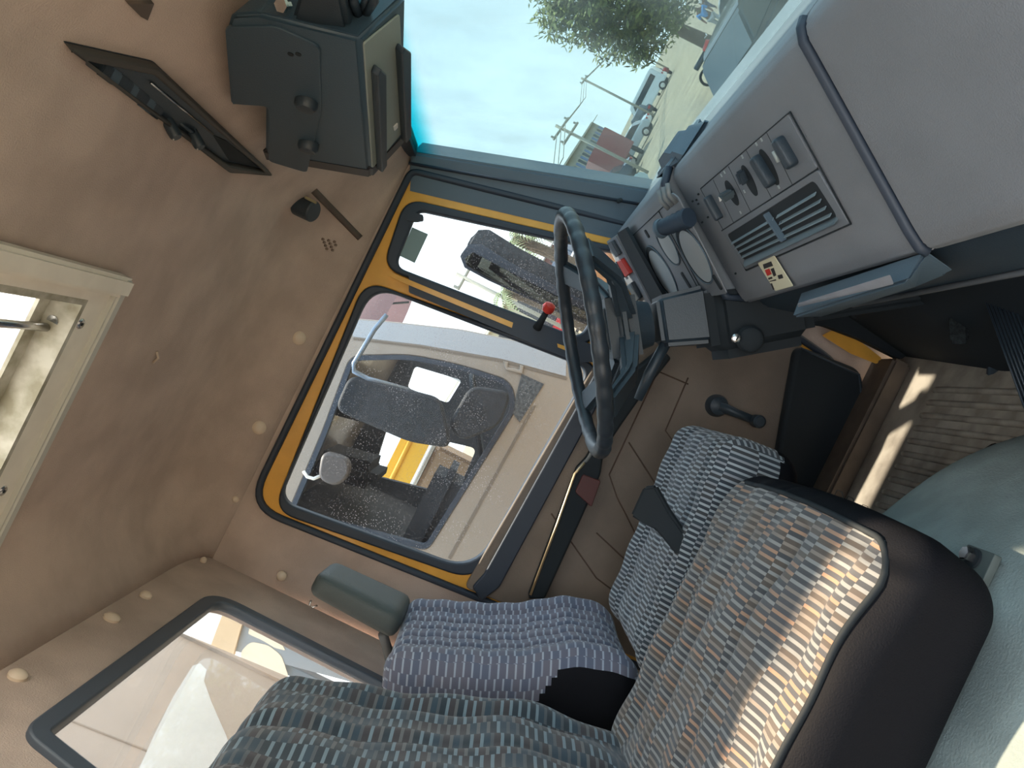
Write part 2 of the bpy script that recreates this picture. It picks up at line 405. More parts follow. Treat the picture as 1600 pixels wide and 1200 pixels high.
for s in seams:
    tube('seam', [DP.hit(*p)+DP.n*.0195 for p in s], .0022, mat('seam brown', (88, 70, 58), .7), door_1, 6)
# armrest pull with a chrome strip
arm = DP.poly([(823, 925), (897, 728), (912, 712), (935, 672), (955, 600), (1000, 565), (1025, 545), (1040, 560), (1000, 610), (965, 660), (938, 700), (933, 735), (905, 800), (848, 925)])
plate('armrest', [rnd(arm, .008)], DP, .02, .065, M_blackm, door_1, bev=.006)
tube('armrest_strip', [DP.hit(u, v)+DP.n*.066 for u, v in ((826, 918), (866, 812), (893, 735), (908, 718))], .0035, mat('brass strip', (214, 190, 150), .3, .8), door_1, 6)
plate('armrest_handle', [rnd(DP.poly([(893, 762), (905, 735), (932, 745), (918, 785)]), .006)], DP, .06, .072, mat('dark red plastic', (86, 44, 42), .5), door_1, bev=.002)
# window crank
pc = DP.hit(1115, 633)+DP.n*.02; pe = DP.hit(1168, 655)+DP.n*.06
crank = lathe('window_crank', pc, DP.n, [(0, .030), (.012, .030), (.03, .024), (.036, .012)], M_black, door_1)
tube('crank_arm', [pc+DP.n*.026, (pc+pe)*.5+DP.n*.010, pe], .014, M_black, crank, 10, taper=[1.1, .85, .8])
lathe('crank_knob', pe, DP.n, [(-.01, .014), (.0, .017), (.028, .017), (.033, .012)], M_black, crank)
# pocket
plate('door_pocket', [rnd(DP.poly([(1232, 540), (1330, 578), (1336, 640), (1268, 765), (1196, 745)]), .03)], DP, .018, .06, M_blackm, door_1, bev=.01)
tube('pocket_rim', [DP.hit(u, v)+DP.n*.061 for u, v in ((1236, 545), (1325, 585), (1330, 638), (1265, 757))], .003, M_black, door_1, 6)
# quarter-light latch with red knob
kb = DP.hit(838, 513)+DP.n*.024; kt = DP.hit(851, 489)+DP.n*.055
latch = tube('latch_lever', [kb, (kb+kt)/2+DP.n*.004, kt], .010, M_blackm, door_1, 10, taper=[1.2, .9, .8])
tag(lathe('knob', kt-_n(kt-kb)*.002, kt-kb, [(0, .008), (.004, .014), (.014, .017), (.024, .014), (.028, .005)], M_red, latch), 'red knob')
nb = DP.hit(648, 340)+DP.n*.012
plate('corner_catch', [rnd(DP.poly([(636, 332), (662, 338), (662, 346), (650, 348), (636, 346)]), .004)], DP, .002, .02, M_rub, door_1)
# yellow edge low at the door hinge
hexa('lower_edge', [PY(u, v, 1.035) for u, v in ((1284, 524), (1300, 516), (1345, 534), (1378, 560), (1370, 569), (1328, 552))], [PY(u, v, 1.05) for u, v in ((1284, 524), (1300, 516), (1345, 534), (1378, 560), (1370, 569), (1328, 552))], M_yel, door_1, .002)

# A pillar trim
a0, a1 = PY(641, 237, 1.05), PY(1018, 297, 1.05)
b1, b0 = DP.hit(1010, 400), DP.hit(604, 322)
b0 = DP.hit(637, 302)+DP.n*.006; b1 = DP.hit(990, 385)+DP.n*.006
trim_2 = hexa('trim_2', [a0, a1, b1, b0], [a0+Vector((.05, .06, 0)), a1+Vector((.05, .06, 0)), b1+Vector((.03, .06, 0)), b0+Vector((.03, .06, 0))], M_pill, None, .006)
tag(trim_2, 'slate windscreen pillar trim beside the driver door', kind='structure')
for p in ((968, 315),):
    q = (a0*.12+a1*.88)*.6+(b0*.12+b1*.88)*.4
tube('pillar_groove', [a0*.75+b0*.25+Vector((-.004, -.003, 0)), a1*.75+b1*.25+Vector((-.004, -.003, 0))], .004, M_rub, trim_2, 6)
qq = PY(967, 314, 1.035)
lathe('screw_cap', qq, (-.5, -1, .2), [(-.02, .006), (.004, .006), (.006, .003)], M_blackm, trim_2, 12)

# windscreen
WS = Plane(V(.42, 0, .46), (0, 1, 0), (-.319, 0, 1))
window_2 = thing('window_2', V(.6, 0, -.13), 'windscreen with a cyan sun strip along its top', kind='structure')
gws = glass('windscreen glass', (.45, .54, .56), .12, (.34, .40, .39), 0, .03, band=(H+.375, H+.437, (0.0, .40, .46)))  # outdoor haze is painted into the pane as a pale greenish veil
plate('pane', [[(-1.06, -.66), (1.06, -.66), (1.06, .005), (-1.06, .005)]], WS, 0, .004, gws, window_2)
plate('header_rail', [[(-1.06, -.02), (1.06, -.02), (1.06, .04), (-1.06, .04)]], WS, -.012, .02, M_rub, window_2)

# front overhead shelf: groove, speaker grille
FS = Plane(V(.12, 0, .6), (0, 1, 0), (.30, 0, -.14)); 
if FS.n.z > 0: FS.n = -FS.n
gro = thing('trim_3', FS.at(.5, .08), 'front overhead lining with dark rail', kind='structure')
RAIL_LATER = True
plate('rail', [FS.poly([(195, 0), (236, 0), (226, 26), (215, 20)])], FS, 0, .006, mat('rail brown', (92, 82, 76), .7), gro)
gp = Plane(V(.2, 1.0, .50), (1, 0, 0), (0, .4, -.5))
for i in range(4):
    for j in range(4):
        u, v = 505+9*i+2*j, 374+5*j+2*i
        p = FS.hit(u, v); p = PZ(u, v, .515)
        lathe('vent_hole', p, (0, -.6, -.8), [(-.003, .0035), (.0012, .0035)], mat('hole', (128, 110, 98), .8), gro, 8)

# ================================================================== ROOF HATCH
hatch = thing('roof_hatch', V((HX0+HX1)/2, (HY0+HY1)/2, .6), 'white metal framed roof hatch in the brown ceiling', 'roof hatch')
HP = Plane(V(0, 0, .6), (1, 0, 0), (0, 1, 0)); HP.n = -HP.n
c1 = PZ(201, 432, .585); ox1, oy1 = c1.x, c1.y
def rect(x0, x1, y0, y1): return [(x0, y0), (x1, y0), (x1, y1), (x0, y1)]
HP = Plane(V(0, 0, .6), (1, 0, 0), (0, 1, 0))
op = rect(HX0, HX1, HY0, HY1)
plate('frame_plate', [rnd(rect(HX0-.05, ox1-.008, HY0-.05, oy1-.008), .012), op], HP, -.014, -.002, M_alu, hatch, bev=.002)
# raised outer strips, each one a piece
box('frame_strip', V((HX0-.05+ox1)/2, oy1-.011, .586), (ox1-HX0+.05, .022, .024), M_alu2, hatch, .004)
box('frame_strip', V(ox1-.017, (HY0-.05+oy1)/2, .584), (.034, oy1-HY0+.05, .03), M_alu, hatch, .006)
box('frame_strip', V(HX0-.04, (HY0-.05+oy1)/2, .586), (.022, oy1-HY0+.05, .024), M_alu2, hatch, .004)
box('frame_strip', V((HX0-.05+ox1)/2, HY0-.04, .586), (ox1-HX0+.05, .022, .024), M_alu2, hatch, .004)
plate('throat', [rect(HX0-.006, HX1+.006, HY0-.006, HY1+.006), rect(HX0+.003, HX1-.003, HY0+.003, HY1-.003)], HP, -.0145, .05, mat('stained paint', (196, 194, 184), .6, rgb2=(150, 146, 128), scale=26), hatch)
plate('inner_lip', [rect(HX0, HX1, HY0, HY1), rect(HX0+.018, HX1-.018, HY0+.018, HY1-.028)], HP, .03, .036, mat('stained paint', (196, 194, 184)), hatch)
plate('lid', [rect(HX0-.03, HX1+.03, HY0-.03, HY1+.03)], HP, .075, .079, glass('hatch glass', (.93, .91, .86), .22, (.95, .90, .80), 0, .03), hatch)
tube('rod', [PZ(105, 435, .625), PZ(98, 470, .622), PZ(90, 514, .618)], .0065, M_chr, hatch, 10)
tube('rod', [PZ(92, 514, .618), PZ(40, 508, .618), PZ(-60, 500, .618)], .0065, M_chr, hatch, 10)
lathe('rod_clamp', PZ(88, 500, .614), (.3, 1, 0), [(-.009, .009), (.009, .009)], M_chr, hatch, 12)
for u, v in ((126, 506), (4, 767)):
    p = PZ(u, v, .586)
    s = lathe('screw', p, (0, 0, -1), [(-.004, .009), (.0, .009), (.002, .0075), (.0022, .0072)], M_chr, hatch, 16)
    lathe('socket', p+Vector((0, 0, -.0022)), (0, 0, -1), [(0, .003), (.0008, .003)], M_blackm, s, 6)

# ================================================================== lining buttons
def button(P, n, r, lab):
    b = lathe('lining_button', P, n, [(-.004, r), (.002, r), (.006, r*.75), (.008, r*.3)], mat('button cream', (226, 208, 188), .35), None, 20)
    tag(b, lab, 'button', 'cream plastic buttons on the cab lining')
def PC(u, v):
    # first hit with the curved ceiling, by search along the ray
    d = ray(u, v); t = .6
    while t < 3:
        p = CAM+d*t; 
        z0 = zx(max(-.76, min(.42, p.x))); zc = z0+(.448-z0)*side(min(abs(p.y), 1.07))
        if p.z-H >= zc or abs(p.y) >= 1.07: return p
        t += .002
    return CAM+d*2
tube('rail', [PC(490+9*k, 298+9.2*k)+Vector((0, -.001, -.002)) for k in range(9)], .009, mat('rail brown', (92, 82, 76), .7), gro, 8)
labs = ['tan plastic button above the driver door, foremost of the two on the side rail', 'tan plastic button above the driver door, rear one of the two on the side rail',
        'small tan button at the rear top corner of the door seal', 'tan button in the upper rear corner of the cab', 'tan button with a dark centre behind the door, above the headrest',
        'small tan button at the top of the rear wall nearest the door', 'tan oval button over the middle of the rear window', 'tan oval button on the rear wall furthest from the door']
for (u, v, r, n), lb in zip(((467, 528, .018, (0, -1, -.25)), (405, 668, .018, (0, -1, -.25)), (368, 780, .009, (.3, -1, -.2))), labs[:3]):
    button(PC(u, v), n, r, lb)
button(PY(318, 875, 1.02), (1, -.6, 0), .008, labs[3])
button(PY(440, 900, YD-.002), (0, -1, 0), .013, labs[4])
button(PX(228, 930, -.757), (1, 0, 0), .013, labs[5]); button(PX(175, 965, -.757), (1, 0, 0), .016, labs[6]); button(PX(28, 1055, -.757), (1, 0, 0), .015, labs[7])
tube('lining_hook', [PC(244, 549)+Vector((0, 0, -.001)), PC(243, 557)+Vector((0, 0, -.006)), PC(238, 567)+Vector((0, 0, -.001))], .0025, M_trimb)
tag(bpy.data.objects['lining_hook'], 'small tan loop on the ceiling beside the roof hatch', 'hook')
lp = PC(464, 322)
lamp = lathe('ceiling_knob', PC(466, 320), (0, -.35, -1), [(0, .025), (.045, .025), (.048, .022)], M_black, None, 28)
tag(lamp, 'black round knob sticking out of the front overhead lining', 'knob')
box('index_mark', PC(466, 320)+Vector((.02, -.03, -.03)), (.006, .006, .03), mat('pale mark', (150, 140, 110), .5), lamp, .001)

# ================================================================== OVERHEAD CONSOLE (sunken)
CP = Plane(V(.12, 0, .6), (0, 1, 0), (.30, 0, -.14)); CP.n = -CP.n if CP.n.z > 0 else CP.n
con = thing('overhead_console', CP.hit(250, 180), 'sunken dark radio console in the front overhead lining', 'console')
outer = CP.poly([(95, 62), (238, 94), (420, 266), (352, 262)]); outer = rnd(outer, .008)
innr = rnd(CP.poly([(122, 82), (232, 106), (408, 262), (350, 250)]), .008)
plate('bezel', [outer, innr], CP, .001, .014, mat('console bezel', (70, 68, 66), .6), con, bev=.003)
plate('tray', [outer], CP, .0005, .002, M_black, con)
hexa('tray_bay', [CP.hit(330, 208)+CP.n*.002, CP.hit(352, 218)+CP.n*.002, CP.hit(404, 260)+CP.n*.002, CP.hit(356, 248)+CP.n*.002],
     [CP.hit(330, 208)+CP.n*.004, CP.hit(352, 218)+CP.n*.004, CP.hit(404, 260)+CP.n*.004, CP.hit(356, 248)+CP.n*.004], M_blackm, con, 0)
for k, (u, v) in enumerate(((165, 110), (178, 118), (190, 127), (203, 138), (216, 148), (226, 158), (238, 168))):
    box('relief_block', CP.hit(u, v)+CP.n*.004, (.018, .035, .008), M_pill if k % 2 else M_black, con, .002)
tube('bright_edge', [CP.hit(232, 125)+CP.n*.005, CP.hit(330, 206)+CP.n*.005], .0018, M_chr, con, 6)
tube('bright_edge', [CP.hit(355, 253)+CP.n*.006, CP.hit(380, 258)+CP.n*.006, CP.hit(410, 264)+CP.n*.006], .0018, M_chr, con, 6)
for u, v in ((262, 188), (300, 205)):
    k = lathe('control_knob', CP.hit(u, v)-CP.n*.004, CP.n+Vector((-.2, 0, 0)), [(0, .009), (.03, .009), (.033, .007)], M_black, con, 16)
    tube('pointer', [CP.hit(u, v)+CP.n*.004+Vector((-.009, -.002, 0)), CP.hit(u, v)+CP.n*.024+Vector((-.012, -.002, 0))], .0012, M_alu2, k, 5)
tube('wire', [CP.hit(280, 192), CP.hit(292, 197)+CP.n*.01, CP.hit(304, 205)], .003, M_black, con, 6)

# ================================================================== OVERHEAD BLACK BOX
def PD(u, v, D):
    d = ray(u, v); return CAM + d*(D/d.y)
obx = thing('overhead_box', PD(500, 150, 1.46), 'black moulded equipment box hanging at the top of the windscreen', 'box')
n1, n2, n3, n4 = PD(562, 62, .95), PD(578, 268, 1.35), PD(412, 240, 1.33), PD(346, 28, .96)
b1_, b2_ = PD(627, 14, .99), PD(637, 196, 1.39)
off = ((b1_-n1)+(b2_-n2))/2
t3, t4 = n3+off, n4+off
n4b = n4*.36+n3*.64                               # step in the back edge
# main body: rear face polygon with the notch at its upper far corner
st0 = n4*.4+n3*.6; 
BPf = Plane(n1, n2-n1, n4-n1)
f0 = [n1, n2, BPf.hit(412, 240), BPf.hit(412, 166), BPf.hit(358, 166), BPf.hit(348, 60), BPf.hit(358, 24), BPf.hit(400, 22)]
body = hexa('body', f0, [p+off*1.0 for p in f0], mat('box plastic', (56, 76, 90), .42, bump=.2, bscale=500), obx, .006, 3)
# inlaid cover on the rear face with a rounded corner
nf = _n((n2-n1).cross(n4-n1)); nf = -nf if nf.dot(CAM-n1) < 0 else nf
BP = Plane(n1, n2-n1, n4-n1)
if BP.n.dot(nf) < 0: BP.n = -BP.n
def bq(u, v): return BP.px(u, v)
plate('cover_plate', [rnd([bq(352, 40), bq(430, 38), bq(500, 70), bq(503, 170), bq(480, 268), bq(420, 250), bq(420, 164), bq(362, 160)], .012)], BP, -.002, .003, mat('box cover', (54, 73, 87), .38, bump=.2, bscale=500), obx, bev=.001)
for u, v in ((480, 156), (483, 223)):
    s = lathe('knob', BP.hit(u, v), BP.n, [(0, .017), (.010, .017), (.016, .013), (.017, .006)], M_black, obx, 24)
for u, v in ((455, 81), (467, 81)):
    lathe('hole', BP.hit(u, v), BP.n, [(0, .004), (.0042, .004)], M_blackm, obx, 12)
# end collar
g = (n2-n1).normalized()
cr = [n2, n2+off, f0[2]+off, f0[2]]; cc = sum(cr, Vector())/4
cr = [cc+(p-cc)*1.03 for p in cr]
hexa('end_collar', [p-g*.012 for p in cr], [p+g*.028 for p in cr], mat('collar', (58, 58, 62), .45), obx, .005)
# bottom cover with two ridges
UP_ = Plane(n1, n2-n1, off)
if UP_.n.dot(CAM-n1) < 0: UP_.n = -UP_.n
plate('under_cover', [rnd(UP_.poly([(566, 66), (622, 20), (633, 198), (580, 262)]), .006)], UP_, 0, .003, mat('under cover', (140, 150, 144), .5, bump=.2, bscale=500), obx, bev=.001)
for q in ([(576, 108), (581, 97), (590, 106), (594, 250), (586, 262)], [(614, 73), (618, 64), (629, 72), (632, 205), (624, 216)]):
    plate('ridge', [rnd(UP_.poly(q), .003)], UP_, .003, .016, M_black, obx, bev=.002)
plate('badge', [UP_.poly([(616, 235), (622, 236), (620, 242), (614, 241)])] if False else [rnd(UP_.poly([(612, 196), (618, 190), (618, 197), (613, 202)]), .001)], UP_, .003, .005, M_white, obx)
# bracket, bolt and wires at the near end
hexa('bracket', [PD(452, 38, .96), PD(545, 46, .95), PD(525, -60, .82), PD(480, -60, .82)], [PD(470, 34, 1.02), PD(560, 38, 1.01), PD(540, -60, .87), PD(500, -60, .87)], M_black, obx, .006)
lathe('bolt', PD(438, 8, .93), PD(456, 8, .95)-PD(438, 8, .93), [(0, .009), (.006, .009), (.007, .005), (.018, .005)], M_chr, obx, 6)
tube('cable', [PD(560, 24, .97), PD(552, 0, .92), PD(560, -40, .88)], .006, M_black, obx, 8)
tube('cable', [PD(568, 26, .98), PD(585, 0, .93), PD(590, -40, .88)], .006, M_black, obx, 8)
tube('cable', [PD(562, 22, .98), PD(570, 0, .93), PD(580, -40, .88)], .004, M_black, obx, 8)

# ================================================================== DASHBOARD
def K(z): return .48+.67*(z+.133)
prof = [(.62, -.150), (.50, -.128), (.488, -.130), (.476, -.139), (.465, -.156), (.345, -.335), (.334, -.354), (.334, -.364), (.342, -.374), (.40, -.39), (.62, -.39)]
dash = thing('dashboard', V(.45, 0, -.4), 'grey moulded dashboard with switch panel, vents and instrument binnacle', 'dashboard')
extr('centre_section', prof, -.112, .490, M_dash, dash, .003)
extr('right_section', prof, -1.04, -.122, M_dash, dash, .003)
tube('seam_strip', [V(x-.002, -.117, z) for x, z in prof[1:8]], .0065, M_rub, dash, 8)
DQ = Plane(V(.48, 0, -.133), (0, 1, 0), (.67, 0, 1))
if DQ.n.x > 0: DQ.n = -DQ.n
# switch panel and vent panel
SPN = [(1096, 295), (1224, 180), (1238, 180), (1278, 262), (1130, 358)]
sp_o = rnd(DQ.poly([(1096, 295), (1232, 176), (1279, 262), (1129, 359)]), .004)
plate('switch_panel', [sp_o], DQ, -.004, .002, M_dash2, dash, bev=.0008)
vo = DQ.poly([(1130, 360), (1280, 264), (1330, 348), (1167, 420)])
vi = rnd(DQ.poly([(1138, 366), (1275, 280), (1312, 338), (1165, 406)]), .010)
plate('vent_panel', [rnd(vo, .004), vi], DQ, -.004, .003, M_dash2, dash, bev=.0008)
for a, b in (((1096, 294), (1236, 174)), ((1236, 174), (1331, 349)), ((1331, 349), (1167, 422)), ((1096, 294), (1167, 422)), ((1129, 360), (1279, 263))):
    tube('panel_gap', [DQ.hit(*a)+DQ.n*.0014, DQ.hit(*b)+DQ.n*.0014], .0011, M_blackm, dash, 6)
for a, b in (((1116, 280), (1148, 347)), ((1140, 259), (1175, 330)), ((1168, 234), (1208, 309)), ((1200, 206), (1240, 287))):
    tube('panel_gap', [DQ.hit(*a)+DQ.n*.002, DQ.hit(*b)+DQ.n*.002], .0005, M_blackm, dash, 5)
# recess: hollow look through a deeper dark tray, slats standing in it
plate('vent_well', [vi], DQ, .0005, .0025, M_blackm, dash)
vent = box('vent_grille', DQ.hit(1225, 345)+DQ.n*.004, (.002, .004, .002), M_blackm, dash, 0)
for t in (.18, .40, .62, .84):
    for (A0, A1, B0, B1) in (((1142, 372), (1208, 331), (1166, 404), (1228, 376)), ((1214, 327), (1272, 290), (1232, 374), (1308, 340))):
        a = Vector(DQ.px(*A0))*(1-t)+Vector(DQ.px(*B0))*t; b = Vector(DQ.px(*A1))*(1-t)+Vector(DQ.px(*B1))*t
        n_ = (b-a).normalized()
        hexa('slat', [DQ.at(a.x, a.y, .0025), DQ.at(b.x, b.y, .0025), DQ.at(b.x, b.y-.003, .0065), DQ.at(a.x, a.y-.003, .0065)],
             [DQ.at(a.x, a.y+.0011, .0025), DQ.at(b.x, b.y+.0011, .0025), DQ.at(b.x, b.y-.0019, .0065), DQ.at(a.x, a.y-.0019, .0065)], mat('slat grey', (124, 140, 148), .4), dash, 0)
a, b = DQ.hit(1202, 330), DQ.hit(1230, 373)
hexa('vent_mullion', [a+DQ.n*.002, b+DQ.n*.002, b+DQ.n*.012, a+DQ.n*.012], [p+Vector((0, -.006, 0)) for p in (a+DQ.n*.002, b+DQ.n*.002, b+DQ.n*.012, a+DQ.n*.012)], M_pill, dash, .001)
hexa('vent_lip', [DQ.hit(1167, 409)+DQ.n*.001, DQ.hit(1313, 341)+DQ.n*.001, DQ.hit(1314, 345)+DQ.n*.010, DQ.hit(1170, 414)+DQ.n*.010],
     [DQ.hit(1165, 404)+DQ.n*.001, DQ.hit(1311, 335)+DQ.n*.001, DQ.hit(1312, 339)+DQ.n*.006, DQ.hit(1166, 407)+DQ.n*.006], mat('vent lip', (92, 106, 114), .5), dash, .001)
# rocker and rotary switches
def rocker(u0, v0, u1, v1, w, name='rocker_switch', h=.016, m=M_black, lab=None):
    a, b = Vector(DQ.px(u0, v0)), Vector(DQ.px(u1, v1)); t = (b-a).normalized(); s = Vector((-t.y, t.x))*w/2
    o = plate(name, [rnd([tuple(a-s), tuple(a+s), tuple(b+s), tuple(b-s)], w*.45)], DQ, .0, h, m, dash, bev=.003)
    if lab: tag(o, lab)
    return o, a, b, t, s
def dark_oval(u0, v0, u1, v1, w):
    a, b = Vector(DQ.px(u0, v0)), Vector(DQ.px(u1, v1)); c = (a+b)/2; L = (b-a).length/2; t = (b-a).normalized(); s = Vector((-t.y, t.x))
    ol = [tuple(c+t*(L*math.cos(k*.2618))+s*(w/2*math.sin(k*.2618))) for k in range(24)]
    return plate('switch_recess', [ol], DQ, .0015, .0028, M_blackm, dash)
def sw(i, u, v, u2, v2, oval):
    pass
o1 = rocker(1111, 303, 1131, 339, .012)[0]
o4 = rocker(1186, 240, 1214, 286, .018)[0]
o5 = rocker(1222, 211, 1248, 256, .017)[0]
dark_oval(1136, 281, 1155, 320, .030); dark_oval(1162, 257, 1184, 305, .028)
dark_oval(1190, 232, 1218, 288, .028)
pk = DQ.hit(1147, 299)
k2 = box('toggle_switch', pk+DQ.n*.014, (.020, .013, .022), mat('switch grey', (66, 78, 84), .4), dash, .003, Matrix((DQ.ax, DQ.ay, DQ.n)).transposed() @ Matrix.Rotation(.3, 3, 'Z'))
mesh('hazard_mark', [pk+DQ.n*.026+DQ.ax*a_+DQ.ay*b_ for a_, b_ in ((-.006, -.003), (.006, -.003), (0, .005))]+[pk+DQ.n*.0254+DQ.ax*a_+DQ.ay*b_ for a_, b_ in ((-.006, -.003), (.006, -.003), (0, .005))], [(0, 1, 2), (3, 4, 5)], M_white, k2)
k3 = box('toggle_switch', DQ.hit(1168, 272)+DQ.n*.010, (.009, .022, .014), M_black, dash, .003, Matrix((DQ.ax, DQ.ay, DQ.n)).transposed() @ Matrix.Rotation(.3, 3, 'Z'))
M_sym = mat('switch symbols', (176, 184, 186), .5)
for (u, v) in ((1134, 268), (1129, 273), (1162, 244), (1184, 224), (1192, 217), (1219, 291), (1197, 278), (1165, 298), (1159, 331), (1110, 320), (1228, 233)):
    c = Vector(DQ.px(u, v))
    plate('switch_symbol', [[(c.x-.0022, c.y-.0026), (c.x+.0022, c.y-.0026), (c.x+.0022, c.y+.0026), (c.x-.0022, c.y+.0026)], [(c.x-.0010, c.y-.0013), (c.x+.0010, c.y-.0013), (c.x+.0010, c.y+.0013), (c.x-.0010, c.y+.0013)]], DQ, .002, .0026, M_sym, dash)
c = Vector(DQ.px(1229, 233)); a0_, a1_ = DQ.hit(1226, 226), DQ.hit(1234, 243)
tube('switch_lens', [a0_+DQ.n*.015+Vector((0, .004, 0)), a1_+DQ.n*.015+Vector((0, .004, 0))], .003, mat('lens', (150, 160, 160), .3), o5, 8)
for (u, v) in ((1092, 303), (1092, 318), (1089, 312), (1098, 347), (1107, 339), (1150, 427), (1083, 314)):
    lathe('screw_hole', DQ.hit(u, v), DQ.n, [(-.002, .0018), (.0026, .0018)], M_blackm, dash, 8)

# notice sticker on the dash
st = plate('sticker', [rnd(DQ.poly([(1187, 409), (1213, 397), (1243, 445), (1215, 453)]), .004)], DQ, .0032, .0045, M_card2, None, bev=.0008)
tag(st, 'small cream printed card stuck under the centre air vents', 'sticker')
def ink(pts, m): plate('print', [DQ.poly(pts)], DQ, .0045, .0050, m, st)
ink([(1196, 411), (1209, 406), (1212, 413), (1198, 418)], M_ink)
ink([(1199, 420), (1206, 417), (1210, 426), (1203, 429)], M_red)
ink([(1208, 418), (1213, 416), (1217, 428), (1213, 430)], M_ink)
ink([(1204, 432), (1210, 430), (1211, 433), (1205, 435)], M_ink); ink([(1219, 428), (1226, 426), (1228, 432), (1221, 434)], M_ink)
ink([(1206, 437), (1216, 434), (1217, 436), (1207, 438)], M_ink); ink([(1208, 441), (1212, 451), (1214, 450), (1210, 440)], M_ink)
fc = bpy.data.curves.new('t', 'FONT'); fc.body = 'DKV'
# raised ashtray shelf under the centre
tr = hexa('ash_tray', [V(.335, *DQ_) for DQ_ in ((.26, -.375), (-.115, -.362), (-.10, -.41), (.235, -.425))], [V(.285, .235, -.372), V(.30, -.10, -.366), V(.315, -.04, -.40), V(.30, .205, -.405)], M_pill, dash, .004)
mt = mat('tray metal', (176, 182, 194), .4, .1, var=.1, scale=20)
hexa('tray_plate', [PX(1246, 474, .296), PX(1391, 429, .296), PX(1397, 444, .296), PX(1247, 480, .296)], [PX(1246, 474, .300), PX(1391, 429, .300), PX(1397, 444, .300), PX(1247, 480, .300)], mt, dash, .001)
# black lower dash and column cowl panel
extr('lower_panel', [(.60, -.38), (.352, -.376), (.345, -.40), (.362, -.468), (.39, -.474), (.60, -.48)], -1.04, .72, M_black, dash, .004)
tube('lower_edge', [V(.358, -.9, -.466), V(.358, .28, -.466)], .004, M_dash2, dash, 6)
extr('knee_strip', [(.40, -.37), (.36, -.362), (.350, -.37), (.356, -.392), (.40, -.40)], -1.04, -.13, mat('knee grey', (84, 86, 84), .6), dash, .003)

# instrument binnacle, y .50 - 1.04
KC = .035
CQ = Plane(V(.48-KC, 0, -.133), (0, 1, 0), (.67, 0, 1))
if CQ.n.x > 0: CQ.n = -CQ.n
prf = [(.64, -.150), (.47, -.118), (.452, -.122), (.440, -.135), (.325, -.310), (.36, -.36), (.60, -.36)]
extr('binnacle_body', [(x, z) for x, z in prf], .505, 1.035, M_dash, dash, .004)
tube('binnacle_seam', [V(x-.003, .497, z) for x, z in ((.50, -.118), (.468, -.125), (.455, -.139), (.330, -.325), (.345, -.36))], .008, M_rub, dash, 8)
def P_c(u, v): return CQ.hit(u, v)
plate('gauge_panel', [rnd(CQ.poly([(1001, 352), (1052, 300), (1062, 308), (1138, 458), (1062, 470)]), .008)], CQ, .0, .003, mat('gauge panel', (126, 130, 136), .5, bump=.2, bscale=600), dash, bev=.001)
def gauge(u0, v0, u1, v1, w, lab):
    a, b = Vector(CQ.px(u0, v0)), Vector(CQ.px(u1, v1)); c = (a+b)/2; r = (b-a).length/2
    C_ = CQ.at(c.x, c.y, .004)
    g = lathe('gauge', C_, CQ.n, [(0, r), (.0012, r)], M_blackm, dash, 40)
    sh = CQ.at(c.x-r*.10, c.y-r*.06, .0052)  # face off-centre: the dark crescent left over paints the shade of a recess
    lathe('gauge_face', sh, CQ.n, [(.0, r*.88), (.001, r*.88)], M_gauge, g, 40)
    tube('gauge_rim', [CQ.at(c.x+r*math.cos(k*.1745), c.y+r*math.sin(k*.1745), .005) for k in range(36)], .0014, M_pill, g, 6, True)
    return g
gauge(1014, 384, 1060, 464, .1, 'x'); gauge(1027, 349, 1063, 412, .1, 'x'); gauge(1062, 352, 1113, 441, .1, 'x')
for (u0, v0, u1, v1) in ((1067, 424, 1084, 452), (1117, 428, 1131, 451), (1010, 358, 1017, 370)):
    a, b = Vector(CQ.px(u0, v0)), Vector(CQ.px(u1, v1)); t = (b-a).normalized(); s = Vector((-t.y, t.x))*.006
    plate('warning_slot', [rnd([tuple(a-s), tuple(a+s), tuple(b+s), tuple(b-s)], .006)], CQ, .003, .0055, M_blackm, dash)
for a, b in (((992, 366), (1048, 313)), ((1032, 328), (1110, 470)), ((1052, 372), (1103, 466))):
    tube('panel_gap', [CQ.hit(*a)+CQ.n*.0045, CQ.hit(*b)+CQ.n*.0045], .0009, M_blackm, dash, 5)
# dark return and left switch pod
LQ = Plane(V(.42, 0, -.2), (0, 1, 0), (.67, 0, 1)); LQ.p0 = V(.435, 0, -.133)
if LQ.n.x > 0: LQ.n = -LQ.n
plate('dark_return', [LQ.poly([(972, 360), (985, 352), (1050, 468), (1028, 475)])], LQ, .006, .014, M_blackm, dash)
plate('switch_pod', [rnd(LQ.poly([(957, 372), (972, 362), (1030, 474), (1012, 478), (978, 420)]), .004)], LQ, -.02, .018, M_dash2, dash, bev=.002)
for q, m, nm in (([(964, 372), (970, 369), (982, 390), (977, 394)], M_black, 'rocker_switch'), ([(978, 400), (985, 397), (999, 419), (992, 425)], M_red, 'rocker_switch'), ([(973, 403), (977, 401), (989, 425), (986, 428)], M_black, 'rocker_switch'), ([(993, 438), (1001, 433), (1014, 458), (1008, 464)], M_black, 'rocker_switch')):
    o = plate(nm, [rnd(LQ.poly(q), .002)], LQ, .016, .028, m, dash, bev=.002)
    if m is M_red: tag(o, 'red rocker switch')
tube('pod_trim', [LQ.hit(963, 386)+LQ.n*.015, LQ.hit(972, 404)+LQ.n*.015, LQ.hit(981, 427)+LQ.n*.015, LQ.hit(996, 455)+LQ.n*.015, LQ.hit(1010, 478)+LQ.n*.015], .004, M_beige, dash, 6)
